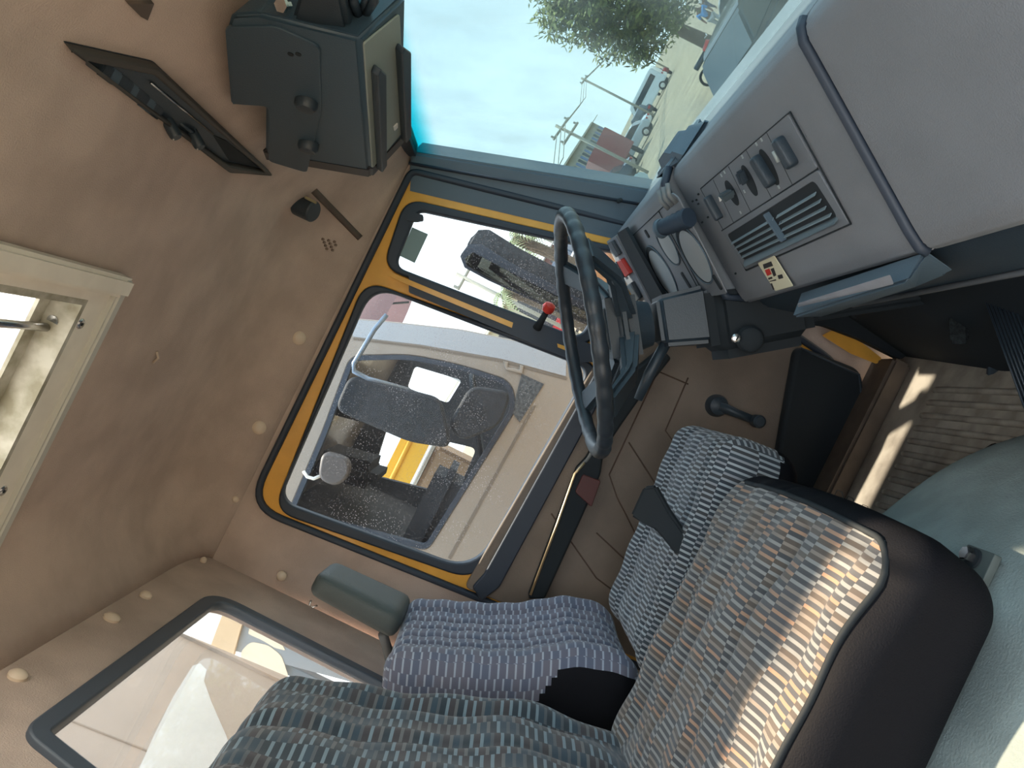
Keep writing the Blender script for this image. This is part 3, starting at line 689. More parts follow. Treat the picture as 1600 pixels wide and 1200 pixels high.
# rubber gaiter knob over the cluster
gk0, gk1 = CQ.hit(1080, 338)+CQ.n*.004, CQ.hit(1062, 341)+CQ.n*.036
gd = gk1-gk0; L_ = gd.length
pr = []
for i in range(11): pr.append((L_*i/10, .0175-.003*i/10+(.0018 if i % 2 else 0)))
kn = lathe('gaiter_knob', gk0, gd, pr, mat('gaiter', (48, 62, 78), .6), dash, 24)
lathe('knob_cap', gk1, gd, [(0, .017), (.003, .018), (.006, .0175), (.007, .019), (.010, .017)], M_pill, kn, 24)
# folded cards/levers tucked at the top of the binnacle
for k, (q0, q1) in enumerate((((1038, 292), (1054, 322)), ((1045, 287), (1060, 317)), ((1052, 281), (1066, 312)))):
    a, b = CQ.hit(*q0)+CQ.n*.012, CQ.hit(*q1)+CQ.n*.012
    tube('stowed_clip', [a, (a+b)/2+CQ.n*.006, b], .0045, mat('clip grey', (118, 122, 124), .4), dash, 8)
# top hood beyond the dash edge
hood = hexa('dash_hood', [V(.49, .44, -.137), V(.60, .40, -.145), V(.60, .66, -.145), V(.475, .60, -.125)], [V(.505, .50, -.095), V(.585, .47, -.105), V(.585, .60, -.11), V(.50, .57, -.095)], M_pill, dash, .022, 4)
box('top_shelf', V(.60, 0, -.155), (.18, 2.08, .03), M_dash, dash, .004)

# ================================================================== STEERING
wc = PD(908, 522, 1.55); wt = _n(Vector((.81, 0, .57))); wnrm = _n(Vector((-.57, 0, .81)))
WR = .238
sw_ = thing('steering_wheel', wc-wnrm*.09, 'black four-spoke steering wheel on its column cowl with ignition lock', 'steering wheel')
SQ[0] = 1
pts = []; tp = []
NW = 180
for i in range(NW):
    a = 2*math.pi*i/NW; d = wt*math.cos(a)+Vector((0, 1, 0))*math.sin(a)
    g_ = -.0012*math.cos(a*36) if abs(math.cos(a)) < .93 else 0
    pts.append(wc+d*(WR-g_)); tp.append(1+.045*math.cos(a*36) if abs(math.cos(a)) < .93 else 1.1)
tube('rim', pts, .0150, mat('wheel rim', (44, 52, 60), .38, bump=.2, bscale=600), sw_, 14, True, tp)
hubc = wc-wnrm*.085
fr = Matrix((wt, Vector((0, 1, 0)), wnrm)).transposed()
box('hub_pad', hubc+wnrm*.008, (.17, .18, .06), M_black, sw_, .026, fr, 5)
box('hub_insert', hubc+wnrm*.038, (.09, .11, .010), M_black, sw_, .005, fr, 3)
lathe('hub_boss', hubc-wnrm*.055, wnrm, [(0, .045), (.02, .05), (.05, .06)], M_black, sw_, 28)
for a in (50, 130, 230, 310):
    a = math.radians(a); d = wt*math.cos(a)+Vector((0, 1, 0))*math.sin(a); s_ = wnrm.cross(d)
    p0, p1 = hubc+d*.06, wc+d*(WR-.004)
    pm = hubc+d*.15+wnrm*.02
    vs_ = []
    for p, w_, t_ in ((p0, .042, .020), (pm, .026, .014), (p1-wnrm*.004, .034, .011)):
        vs_ += [p-s_*w_-wnrm*t_, p+s_*w_-wnrm*t_, p+s_*w_+wnrm*t_, p-s_*w_+wnrm*t_]
    fs_ = [(0, 1, 2, 3), (8, 9, 10, 11)]+[(k*4+i, k*4+(i+1) % 4, k*4+4+(i+1) % 4, k*4+4+i) for k in (0, 1) for i in range(4)]
    mesh('spoke', vs_, fs_, M_black, sw_, bev=.009, seg=4)
# column
colm = sw_
cdir = -wnrm
def cbox(name, s0, s1, w0, w1, h0, h1, m, dy=0, dt=0, bev=.012):
    b_ = []; t_ = []
    for s, w, h, L_ in ((s0, w0, h0, b_), (s1, w1, h1, t_)):
        c_ = wc+cdir*s+Vector((0, dy, 0))+wt*dt
        L_ += [c_-Vector((0, w, 0))-wt*h, c_+Vector((0, w, 0))-wt*h, c_+Vector((0, w, 0))+wt*h, c_-Vector((0, w, 0))+wt*h]
    return hexa(name, b_, t_, m, colm, bev, 3)
cbox('upper_cowl', .15, .25, .055, .07, .050, .058, M_black, 0, 0)
cbox('column_cowl', .24, .44, .085, .10, .082, .075, M_blackm, -.01, -.012, .03)
lathe('ignition_barrel', PD(1172, 530, 1.43), (-.2, -1, .1), [(0, .026), (.012, .022), (.016, .016)], M_blackm, colm, 24)
ik = PD(1152, 528, 1.40)
lk = lathe('ignition_lock', ik+Vector((0, .012, 0)), (-.1, -1, .1), [(0, .0085), (.012, .0085), (.013, .007)], M_chr, colm, 24)
box('key_slot', ik+Vector((0, -.001, 0)), (.010, .002, .0026), M_blackm, lk, 0)
sk = tube('control_stalk', [wc+cdir*.14, wc+cdir*.13+Vector((-.01, .10, .02)), wc+cdir*.11+Vector((-.03, .20, .03))], .009, M_black, colm, 10, taper=[.9, 1, 1.4])
tube('control_stalk', [wc+cdir*.17-wt*.04, wc+cdir*.13-wt*.10+Vector((0, .02, 0)), wc+cdir*.10-wt*.15+Vector((0, .03, 0))], .010, M_black, colm, 10, taper=[1.1, 1.2, .9])
cbox('lower_shaft', .42, .75, .05, .05, .045, .045, M_blackm, 0, 0)

# ================================================================== FOOTWELL
wall_front = hexa('wall_front', [V(.47, -1.05, -.93), V(.47, .6, -.93), V(.52, 1.06, -.93), V(.9, 1.06, -.93), V(.9, -1.05, -.93)], [V(.56, -1.05, -.39), V(.56, .6, -.39), V(.60, 1.06, -.30), V(.9, 1.06, -.39), V(.9, -1.05, -.39)], M_blackm, None, .004)
tag(wall_front, 'black lined bulkhead in front of the pedals', kind='structure')
kp = hexa('kick_panel', [PY(u, v, 1.0) for u, v in ((1180, 470), (1215, 500), (1290, 509), (1345, 530), (1408, 562), (1440, 540), (1340, 460))], [PY(u, v, 1.0)+Vector((0, .03, 0)) for u, v in ((1180, 470), (1215, 500), (1290, 509), (1345, 530), (1408, 562), (1440, 540), (1340, 460))], M_blackm, wall_front, .003)
ap = thing('accelerator_pedal', PD(1590, 560, 1.32), 'long black ribbed accelerator pedal at the bulkhead', 'pedal')
p0, p1 = PD(1550, 440, 1.36), PD(1625, 640, 1.24)
dd = p1-p0; sd = _n(dd.cross(ray(1580, 520)))*.022
hexa('pedal_plate', [p0-sd, p0+sd, p1+sd, p1-sd], [p+Vector((.012, .01, -.006)) for p in (p0-sd, p0+sd, p1+sd, p1-sd)], M_blackm, ap, .003)
for k in range(8):
    o_ = sd*(-.84+.24*k); tube('rib', [p0+o_+Vector((-.003, -.003, .001)), p1+o_+Vector((-.003, -.003, .001))], .0018, M_black, ap, 6)
bp_ = thing('brake_pedal', PD(1495, 545, 1.5), 'worn dark brake pedal pad hanging in the footwell', 'pedal')
q = [PD(1480, 483, 1.5), PD(1512, 478, 1.5), PD(1513, 540, 1.47), PD(1484, 541, 1.47)]
hexa('pedal_pad', q, [p+Vector((.015, .012, -.004)) for p in q], mat('worn rubber', (60, 66, 68), .8, rgb2=(24, 28, 30), scale=120, bump=1, bscale=220), bp_, .005)
tube('pedal_arm', [sum(q, Vector())/4+Vector((.02, .01, 0)), sum(q, Vector())/4+Vector((.07, .01, .16))], .01, M_blackm, bp_, 8)
# heater duct hose bottom
tube('heater_pipe', [PD(1540, 610, 1.62), PD(1556, 585, 1.6), PD(1562, 540, 1.55)], .018, M_black); tag(bpy.data.objects['heater_pipe'], 'black bent pipe at the foot of the bulkhead by the accelerator', 'pipe')

# ================================================================== ENGINE TUNNEL
def tun(s, t):
    # s along x from -.6 to .5, t across y
    x = -.62+s*1.12
    top = -.62 if x < .02 else -.62-.30*min(1, ((x-.02)/.40))**1.6
    w = .40-(0 if x < 0 else .16*(x/.45)**2)
    a = (t*2-1); yy = .02+w*(abs(a)**.8)*(1 if a > 0 else -1)
    prof_ = (1-abs(a)**5)
    z = -.945+(top+.945)*prof_
    z += .006*math.sin(x*23+yy*9)*prof_
    if abs(a) > .999: z = -.945
    return V(x, yy, z)
tunnel = grid('engine_cover', tun, 60, 50, M_tun)
tag(tunnel, 'grey carpet covered engine tunnel beside the middle seat', 'engine cover')
pb = PZ(1528, 885, -.616)
br = thing('seat_bracket', pb, 'grey bracket with hexagon bolt on the engine tunnel carpet', 'bracket')
BRP = Plane(pb+Vector((0, 0, .004)), (1, 0, 0), (0, 1, 0))
plate('plate', [rnd(BRP.poly([(1516, 852), (1560, 868), (1530, 932), (1490, 915)]), .003)], BRP, -.006, .004, mat('bracket paint', (84, 92, 90), .7, var=.12, scale=30), br, bev=.001)
lathe('washer', BRP.hit(1526, 876)+Vector((0, 0, .004)), (0, 0, 1), [(0, .013), (.003, .013)], M_blackm, br, 20)
lathe('bolt', BRP.hit(1524, 872)+Vector((0, 0, .007)), (0, 0, 1), [(0, .0095), (.008, .0095), (.0095, .008)], M_chr, br, 6)

# ================================================================== SEATS
def rbox(hx, hy, hz, r, nx, ny, nz):
    vd = {}; vs = []; fs = []; uvs = []
    h = (hx, hy, hz)
    def vert(p):
        k = tuple(round(c, 6) for c in p)
        if k not in vd:
            q = Vector([c*hh for c, hh in zip(p, h)]); inn = Vector([max(-(hh-r), min(hh-r, c)) for c, hh in zip(q, h)])
            d = q-inn; vd[k] = len(vs); vs.append(inn+(d.normalized()*r if d.length > 1e-9 else d))
        return vd[k]
    ns = (nx, ny, nz)
    for ax in range(3):
        a, b = [(1, 2), (2, 0), (0, 1)][ax]
        for sg in (-1, 1):
            for i in range(ns[a]):
                for j in range(ns[b]):
                    cs = []
                    for (di, dj) in ((0, 0), (1, 0), (1, 1), (0, 1)):
                        p = [0, 0, 0]; p[ax] = sg; p[a] = -1+2*(i+di)/ns[a]; p[b] = -1+2*(j+dj)/ns[b]; cs.append(tuple(p))
                    if sg < 0: cs.reverse()
                    fs.append([vert(c) for c in cs]); uvs.append((ax, sg, cs))
    return vs, fs, uvs
def seat_part(name, hx, hy, hz, r, deform, mw, m_fab, m_vin, isfab, parent, n=(44, 48, 14), vin_name='side_panel', uvf=None):
    vs, fs, info = rbox(hx, hy, hz, r, *n)
    und = [v.copy() for v in vs]
    new = [mw @ deform(v.copy()) for v in vs]
    out = []
    for want, nm, mm in ((True, name, m_fab), (False, vin_name, m_vin)):
        sel = [i for i, f in enumerate(fs) if isfab(sum((und[k] for k in f), Vector())/4, info[i][0], info[i][1]) == want]
        if not sel: continue
        me = bpy.data.meshes.new(nm); mp = {}; vv = []; ff = []
        for i in sel:
            q = []
            for k in fs[i]:
                if k not in mp: mp[k] = len(vv); vv.append(new[k])
                q.append(mp[k])
            ff.append(q)
        me.from_pydata([tuple(v) for v in vv], [], ff)
        uvl = me.uv_layers.new(name='UVMap'); li = 0
        for i in sel:
            ax, sg, cs = info[i]
            for k in fs[i]:
                p = und[k]
                if ax == 2: uv = (p.y, p.x)
                elif ax == 0: uv = (p.y, sg*(hx+.5*r+ (hz-p.z)))
                else: uv = (sg*(hy+ (hz-p.z)), p.x)
                uvl.data[li].uv = uv; li += 1
        for p in me.polygons: p.use_smooth = True
        out.append(link(nm, me, mm, parent))
    return out
def groove(p, hw, d): return -d*math.exp(-(p/hw)**2)
FAB1 = fabric('seat weave brown', dk=((74, 76, 80), (92, 85, 80), (82, 83, 87)), lt=((142, 143, 142), (136, 127, 119), (164, 133, 112)), w=.040, h=.0105, lf=.42)
FAB2 = fabric('seat weave blue', dk=((52, 62, 70), (68, 66, 70), (58, 74, 86)), lt=((118, 136, 146), (104, 106, 108), (86, 92, 98)), w=.034, h=.0150, lf=.34)
FAB3 = fabric('driver cushion weave', dk=((58, 64, 72), (66, 68, 72), (62, 70, 78)), lt=((158, 166, 172), (148, 154, 160), (142, 146, 152)), w=.046, h=.0105, lf=.42)
FAB4 = fabric('driver back weave', dk=((104, 106, 122), (110, 110, 124), (98, 105, 124)), lt=((158, 168, 184), (162, 170, 184), (144, 153, 170)), w=.019, h=.0165, lf=.22, ph=.28)
# middle seat (nearest)
seat1 = thing('passenger_seat', V(-.2, .11, -.62), 'nearer cab seat with patterned brown and grey cushion, half in sunlight', 'seat', 'cab seats')
hx, hy, hz = .285, .300, .078
def dcush(p):
    s = max(0, (p.z+hz)/(2*hz))
    q = p.copy()
    u_ = p.y/hy; v_ = p.x/hx
    q.z += s*(.014*(1-u_*u_)*(1-v_*v_) - .016*math.exp(-((abs(p.y)-.19)/.03)**2)*(1-abs(v_)**4)
              - .010*math.exp(-((p.y+.06)/.014)**2)*(v_ < .8) - .008*math.exp(-((p.y-.08)/.014)**2)
              + .004*math.sin(p.x*38+2.4*math.sin(p.y*11))*math.cos(p.y*17+p.x*6)+.003*math.sin(p.y*62+p.x*14))
    q.z -= s*.03*max(0, v_)**3
    # near-side panel swells outward and down
    if p.y < 0:
        q.y += .02*(1-s)*(-u_)**3
    q.x -= .03*(1-s)*(v_ > 0)*v_
    q.x += .012*math.sin(max(0, 1-abs(u_))*1.57)*(v_ > 0)*v_
    return q
mw1 = Matrix.Translation(V(-.225, .120, -.532)) @ Matrix.Rotation(math.radians(-2), 4, 'Y')
seat_part('cushion', hx, hy, hz, .05, dcush, mw1, FAB1, M_vinyl, lambda c, ax, sg: (c.z > hz-.05 and c.y > -hy+.035 and c.x < hx-.035 and (c.y > -hy+.085 or c.x < hx-.085 or math.hypot(c.y+hy-.085, c.x-hx+.085) < .052)), seat1, (90, 96, 16))
# piping between weave and vinyl
pip = []
for k in range(60):
    t = k/59
    if t < .6: p = Vector((-hx+.06+(2*hx-.10-.05)*t/.6, -hy+.033, hz))
    elif t < .7: a = (t-.6)/.1*1.57; p = Vector((hx-.085+.05*math.sin(a), -hy+.083-.05*math.cos(a), hz))
    else: p = Vector((hx-.034, -hy+.083+(2*hy-.14)*(t-.7)/.3, hz))
    q = dcush(p); pip.append(mw1 @ (q-Vector((0, 0, .0015))))
tube('piping', pip, .0042, M_blackm, seat1, 6)
box('seat_base', V(-.26, .16, -.607), (.34, .34, .02), M_blackm, seat1, .02, seg=3)
# loose threads
for (u, v) in ((1310, 772), (1327, 782), (1350, 795)):
    a = PD(u-6, v+2, 1.02); b = PD(u+8, v+8, 1.0)
    tube('loose_thread', [a, (a*.7+b*.3)+Vector((.008, 0, .004)), (a*.3+b*.7)+Vector((.008, 0, .002)), b], .0005, M_blackm, seat1, 4)
bx, by, bz = .33, .300, .055                    # local x = height, y = width, z = thickness (front = +z)
def dback(p):
    s = max(0, (p.z+bz)/(2*bz)); q = p.copy(); u_ = p.y/by; v_ = p.x/bx
    q.z += s*(.035*math.exp(-((v_+.35)/.45)**2)+.016*(1-u_*u_) - .014*math.exp(-((abs(p.y)-.2)/.022)**2)*(1-abs(v_)**4)
              - .010*math.exp(-((p.y+.07)/.013)**2) - .010*math.exp(-((p.y-.07)/.013)**2)
              + .003*math.sin(p.x*42+2*math.sin(p.y*13))+.0025*math.sin(p.y*70+p.x*9))
    if v_ > 0: q.y *= 1-.10*v_**4
    return q
def backmat(x0, z0, x1, z1, y, hb, th, hh):
    up = _n(Vector((x1-x0, 0, z1-z0))); nf = _n(Vector((up.z, 0, -up.x))); yy = Vector((0, 1, 0))
    # local (x=up, y=-y?, z=front): right handed: up x Y = ?
    ly = nf.cross(up)
    rot = Matrix((up, ly, nf)).transposed().to_4x4()
    base = V(x0, y, z0)
    return Matrix.Translation(base+up*hh-nf*th) @ rot
mb1 = backmat(-.455, -.52, -.61, .10, .12, 0, bz+.012, bx)
seat_part('backrest', bx, by, bz, .05, dback, mb1, FAB2, M_vinyl, lambda c, ax, sg: c.z > -.01, seat1, (60, 60, 12), 'back_shell')
# driver seat
seat2 = thing('driver_seat', V(-.15, .66, -.7), 'driver seat with fluted blue-grey backrest and striped cushion behind the steering wheel', 'seat', 'cab seats')
dx, dy, dz = .245, .215, .075
def dcush2(p):
    s = max(0, (p.z+dz)/(2*dz)); q = p.copy(); u_ = p.y/dy; v_ = p.x/dx
    q.z += s*(.012*(1-u_*u_)+.018*math.exp(-((abs(p.y)-.18)/.04)**2)-.010*math.exp(-((abs(p.y)-.12)/.012)**2)-.006*math.exp(-((p.y)/.012)**2)+.002*math.sin(p.x*60))
    q.y *= 1-.08*max(0, v_)**3
    return q
mw2 = Matrix.Translation(V(-.135, .655, -.545)) @ Matrix.Rotation(math.radians(-5), 4, 'Y')
seat_part('cushion', dx, dy, dz, .05, dcush2, mw2, FAB3, M_vinyl, lambda c, ax, sg: c.z > -.03, seat2, (48, 48, 12))
ex, ey, ez = .25, .195, .07
def dback2(p):
    s = max(0, (p.z+ez)/(2*ez)); q = p.copy(); u_ = p.y/ey; v_ = p.x/ex
    q.z += s*(.03*math.exp(-((v_+.55)/.4)**2)+.022*math.exp(-((abs(p.y)-.17)/.05)**2))
    for g0 in (-.125, -.075, -.025, .025, .075, .125): q.z -= s*.013*math.exp(-((p.y-g0)/.006)**2)*(abs(v_) < .93)
    q.z += s*.0015*math.sin(p.x*90)
    return q
mb2 = backmat(-.375, -.50, -.56, -.045, .690, 0, ez+.02, ex-.005)
seat_part('backrest', ex, ey, ez, .045, dback2, mb2, FAB4, M_vinyl, lambda c, ax, sg: c.z > -.005 and not (ax == 1 and c.y > 0 and c.x < .04 and c.z < ez-.03-max(0, c.x+.08)*1.2), seat2, (48, 110, 12), 'back_shell')
box('seat_base', V(-.14, .66, -.77), (.34, .34, .30), M_blackm, seat2, .02, seg=3)
# headrest
hr = [PD(495, 893, 1.66), PD(632, 962, 1.66), PD(613, 1006, 1.66), PD(476, 930, 1.66)]
back = [PD(522, 872, 1.84), PD(648, 929, 1.84), PD(632, 968, 1.84), PD(505, 905, 1.84)]
vs, fs, _i = rbox(.125, .035, .07, .026, 16, 8, 10); nv = []
for p in vs:
    a, b, c = p.x/.25+.5, p.y/.07+.5, p.z/.14+.5
    f0_ = (hr[0]*(1-a)+hr[1]*a)*(1-b)+(hr[3]*(1-a)+hr[2]*a)*b; f1_ = (back[0]*(1-a)+back[1]*a)*(1-b)+(back[3]*(1-a)+back[2]*a)*b
    nv.append(f0_*(1-c)+f1_*c)
mesh('headrest', nv, fs, mat('headrest vinyl', (74, 82, 82), .5, bump=.4, bscale=400), seat2, smooth=True)
tube('headrest_post', [PD(598, 990, 1.72), PD(606, 1015, 1.74), PD(612, 1045, 1.76)], .011, mat('post grey', (96, 96, 94), .4), seat2, 10)
tube('coat_ring', [PD(486, 938, 1.70)+Vector((0, 0, 0)), PD(484, 945, 1.70), PD(489, 949, 1.70), PD(496, 946, 1.70)], .0022, M_chr, seat2, 6)
# handle between the seats
lv = thing('seat_lever', PD(1060, 860, 1.42), 'black paddle lever standing between the two seats', 'lever')
q = [PD(985, 806, 1.44), PD(1005, 762, 1.44), PD(1024, 760, 1.44), PD(1046, 800, 1.43), PD(1078, 846, 1.42), PD(1062, 874, 1.42), PD(1024, 828, 1.43), PD(1004, 818, 1.44)]
hexa('paddle', q, [p+Vector((.004, .03, -.01)) for p in q], M_blackm, lv, .004)


# ================================================================== PASSENGER SIDE (where the photo was taken from)
wr = [(-.78, .47), (.43, .47), (.66, -.2), (.8, -.95), (-.78, -.95)]
RP = Plane(V(0, -1.09, 0), (1, 0, 0), (0, 0, 1))
wall_right = plate('wall_right', [wr, rnd([(-.55, .44), (.24, .44), (.46, -.2), (.44, -.86), (-.52, -.86)], .06)], RP, -.02, .02, M_card)
tag(wall_right, 'brown lining around the open passenger doorway', kind='structure')

# ================================================================== OUTSIDE
GZ = -2.18
def G(u, v): return PZ(u, v, GZ)
M_gnd = mat('sandy ground', (140, 130, 110), .95, rgb2=(122, 113, 96), scale=.6, bump=.4, bscale=12)
ground = mesh('ground', [V(-120, -60, GZ), V(260, -60, GZ), V(260, 330, GZ), V(-120, 330, GZ)], [(0, 1, 2, 3)], M_gnd)
tag(ground, 'sandy yard and road outside the cab', kind='structure')

def prism(name, pts, w, o, ax, m, parent, bev=.03, seg=2):
    """pts (along, up) in the car frame; carried +-w across"""
    ac = Vector((-ax.y, ax.x, 0))
    a = [o+ax*p[0]+Vector((0, 0, p[1]))-ac*w for p in pts]; b = [o+ax*p[0]+Vector((0, 0, p[1]))+ac*w for p in pts]
    return hexa(name, a, b, m, parent, bev, seg)
M_tyre = mat('tyre', (28, 28, 30), .85); M_cwin = mat('car window', (46, 56, 62), .12, spec=.8)
M_lamp = mat('lamp red', (170, 30, 24), .25)
def car(name, cat, label, o, ang, colour, kind='car', group=None):
    ax = Vector((math.cos(ang), math.sin(ang), 0)); ac = Vector((-ax.y, ax.x, 0))
    t = thing(name, o, label, cat, group); mc = mat('car paint %d %d %d' % colour, colour, .3, coat=.5)
    if kind == 'car':
        prism('body', [(-2.1, .35), (-2.15, .75), (-2.0, .95), (-1.2, 1.0), (1.0, .98), (2.0, .82), (2.2, .6), (2.15, .3)], .85, o, ax, mc, t, .08)
        prism('cabin', [(-1.6, .96), (-1.15, 1.40), (.1, 1.46), (.55, 1.38), (1.15, .96)], .72, o, ax, M_cwin, t, .05)
        prism('roof', [(-1.05, 1.40), (-.9, 1.47), (.1, 1.50), (.4, 1.42)], .68, o, ax, mc, t, .03)
        wx, wr_, hw = 1.35, .32, .80; lz = .72; L_ = 2.14
    elif kind == 'van':
        prism('body', [(-2.4, .4), (-2.4, 2.0), (-2.2, 2.1), (1.2, 2.1), (1.5, 2.0), (2.0, 1.2), (2.5, 1.0), (2.5, .4)], .92, o, ax, mc, t, .08)
        prism('side_windows', [(-2.0, 1.3), (-2.0, 1.8), (1.2, 1.8), (1.6, 1.3)], .935, o, ax, M_cwin, t, .01)
        prism('windscreen', [(1.42, 1.95), (1.52, 2.0), (2.04, 1.25), (1.94, 1.2)], .8, o, ax, M_cwin, t, .01)
        wx, wr_, hw = 1.6, .36, .86; lz = .9; L_ = 2.44
    else:
        prism('cab', [(1.4, .6), (1.4, 2.5), (1.7, 2.6), (2.9, 2.5), (3.3, 1.6), (3.3, .6)], 1.1, o, ax, mc, t, .08)
        prism('cargo_box', [(-3.4, .9), (-3.4, 3.0), (1.2, 3.0), (1.2, .9)], 1.15, o, ax, mat('cargo paint %d' % colour[1], tuple(min(255, c+18) for c in colour), .5), t, .03)
        prism('side_window', [(1.8, 1.6), (1.8, 2.2), (2.7, 2.2), (2.9, 1.6)], 1.115, o, ax, M_cwin, t, .01)
        wx, wr_, hw = 2.2, .48, 1.0; lz = 1.0; L_ = 3.3
    for sx in (-1, 1):
        for sy in (-1, 1):
            c = o+ax*wx*sx+ac*hw*sy+Vector((0, 0, wr_))
            w = lathe('wheel', c-ac*.1*sy, ac*sy, [(0, wr_), (.16, wr_), (.18, wr_*.9)], M_tyre, t, 20)
            lathe('hub_cap', c+ac*.075*sy, ac*sy, [(0, wr_*.6), (.02, wr_*.5)], M_alu2, w, 16)
    for sy in (-1, 1):
        box('tail_lamp', o-ax*L_+ac*.6*sy+Vector((0, 0, lz)), (.08, .25, .16), M_lamp, t, .01, Matrix((ax, ac, Vector((0, 0, 1)))).transposed())
    return t
rowdir = math.atan2(88, 58)
specs = [
 (1010, 268, 'van', (226, 226, 222), 'white van parked nearest the windscreen pillar in the roadside row'),
 (1020, 228, 'car', (52, 66, 84), 'dark blue car parked beside the white van in the roadside row'),
 (1030, 192, 'truck', (120, 62, 60), 'small truck with dark red cab among the roadside cars'),
 (1042, 160, 'car', (190, 204, 212), 'pale silver car in the middle of the roadside row'),
 (1050, 128, 'car', (40, 50, 60), 'charcoal car parked below the tree in the roadside row'),
 (1060, 100, 'van', (206, 216, 220), 'pale grey van standing under the tree'),
 (1071, 74, 'car', (120, 50, 48), 'maroon car far down the roadside row under the tree'),
]
for i, (u, v, kd, c, lb) in enumerate(specs):
    p = G(u, v)+Vector((-2.5, 3.0, 0))
    car({'car': 'car', 'van': 'van', 'truck': 'box_truck'}[kd], {'car': 'car', 'van': 'van', 'truck': 'truck'}[kd], lb, p, rowdir+(1.57 if i % 2 else .4), c, kd, 'vehicles parked along the far side of the yard')
car('car', 'car', 'red and black hatchback parked beyond the top of the dashboard', G(1238, -12)+Vector((0, .6, 0)), 2.6, (130, 48, 44))
car('car', 'car', 'glossy black car close in front, half hidden by the dashboard', G(1290, 36)+Vector((0, .2, 0)), .3, (26, 30, 36))
car('car', 'car', 'pale blue car bonnet just outside the windscreen beside the pillar', G(1032, 285)+Vector((-1.6, 1.6, 0)), .5, (176, 200, 208))

for (du, v, kd, c, lb) in ((2, 246, 'van', (96, 110, 128), 'slate blue van in the second row of parked vehicles'),
        (0, 208, 'van', (214, 214, 210), 'white van in the second row beside the dark blue car'), (0, 146, 'van', (70, 76, 80), 'dark grey van in the second row close to the tree')):
    p = G(1010+(268-v)*.31+du, v)+Vector((-6.5, 6.0, 0))
    car({'van': 'van', 'box_truck': 'box_truck'}[kd], {'van': 'van', 'box_truck': 'truck'}[kd], lb, p, rowdir+1.4, c, 'van' if kd == 'van' else 'truck', 'vehicles parked along the far side of the yard')
# sheds and stalls behind the row
def shed(label, u, v, back, w, d, h, cw, cr, ang=rowdir, name='shed', group=None):
    p = G(u, v)+Vector((-.84, .55, 0)).normalized()*0+Vector((-math.sin(rowdir)*back, math.cos(rowdir)*back, 0))
    ax = Vector((math.cos(ang), math.sin(ang), 0)); ac = Vector((-ax.y, ax.x, 0))
    t = thing(name, p, label, 'building', group); rot = Matrix((ax, ac, Vector((0, 0, 1)))).transposed()
    box('wall', p+Vector((0, 0, h/2)), (w, d, h), mat('shed wall %d %d %d' % cw, cw, .8, var=.1, scale=1.5), t, .02, rot)
    rz = rot @ Matrix.Rotation(.10, 3, 'X')
    box('roof', p+Vector((0, 0, h+.1)), (w*1.12, d*1.3, .12), mat('roof %d %d %d' % cr, cr, .6), t, .02, rz)
    for k in range(max(2, int(w/2.5))):
        q = p-ac*(d/2+.01)+ax*(-w/2+w*(k+.5)/max(2, int(w/2.5)))
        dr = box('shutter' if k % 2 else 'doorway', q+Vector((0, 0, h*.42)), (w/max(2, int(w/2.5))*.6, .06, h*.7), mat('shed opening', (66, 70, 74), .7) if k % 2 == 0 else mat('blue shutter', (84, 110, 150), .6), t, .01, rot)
    return t
shed('cream roadside shop with pale roof nearest the windscreen pillar', 985, 275, 16, 12, 5, 4.2, (190, 184, 160), (214, 210, 190))
shed('maroon painted kiosk behind the parked cars', 1005, 212, 15, 4.5, 3, 3.0, (104, 76, 74), (140, 140, 140))
shed('grey shed with white sloping roof behind the parked cars', 1018, 160, 17, 9, 4, 4.2, (126, 132, 134), (226, 228, 224))
shed('blue walled stall at the foot of the tree', 1042, 118, 16, 8, 4, 3.6, (96, 116, 150), (140, 140, 132))
shed('long low building furthest along the road', 1082, 14, 34, 50, 8, 8, (150, 150, 140), (170, 166, 150))

# big roadside tree: leaf quads + trunk
def leaves(name, blobs, n, size, m, parent, seed):
    r = random.Random(seed); vs, fs = [], []
    tot = sum(b[1]**2 for b in blobs)
    for c, rad in blobs:
        for _ in range(int(n*rad*rad/tot)):
            d = Vector((r.gauss(0, 1), r.gauss(0, 1), r.gauss(0, 1))).normalized()*rad*(r.random()**.45)
            d.z *= .8; p = c+d; a = Vector((r.gauss(0, 1), r.gauss(0, 1), r.gauss(0, 1))).normalized(); b = a.orthogonal().normalized()
            s_ = size*r.uniform(.6, 1.3); k = len(vs); vs += [p, p+a*s_+b*s_*.4, p+a*s_*2, p+a*s_-b*s_*.4]; fs.append((k, k+1, k+2, k+3))
    me = bpy.data.meshes.new(name); me.from_pydata([tuple(v) for v in vs], [], fs)
    return link(name, me, m, parent)
def leafmat(name, a, b):
    m = mat(name, a, .6, rgb2=b, scale=1.4); n = m.node_tree.nodes['Principled BSDF']
    n.inputs['Transmission Weight'].default_value = 0; n.inputs['Subsurface Weight'].default_value = 0
    return m
M_leaf = leafmat('leaf green', (128, 134, 66), (78, 88, 50)); M_bark = mat('bark', (92, 80, 66), .9, var=.2)
DT = 24
tr_base = PD(1010, 40, DT+.95); tb = Vector((tr_base.x+2.5, tr_base.y+4, GZ+H))
tree = thing('roadside_tree', tb, 'large leafy green tree hanging over the roadside beyond the windscreen', 'tree')
bl = [(PD(960, -30, DT), 1.9), (PD(905, 10, DT), 1.3), (PD(1010, 30, DT+1), 1.5), (PD(865, 22, DT), .75), (PD(960, 55, DT+1), .95), (PD(1000, 75, DT+1), .7), (PD(1040, -20, DT+2), 1.7), (PD(890, -60, DT), 1.8), (PD(985, -110, DT+1), 2.4), (PD(930, 40, DT), .8)]
leaves('foliage', bl, 17000, .125, M_leaf, tree, 3)
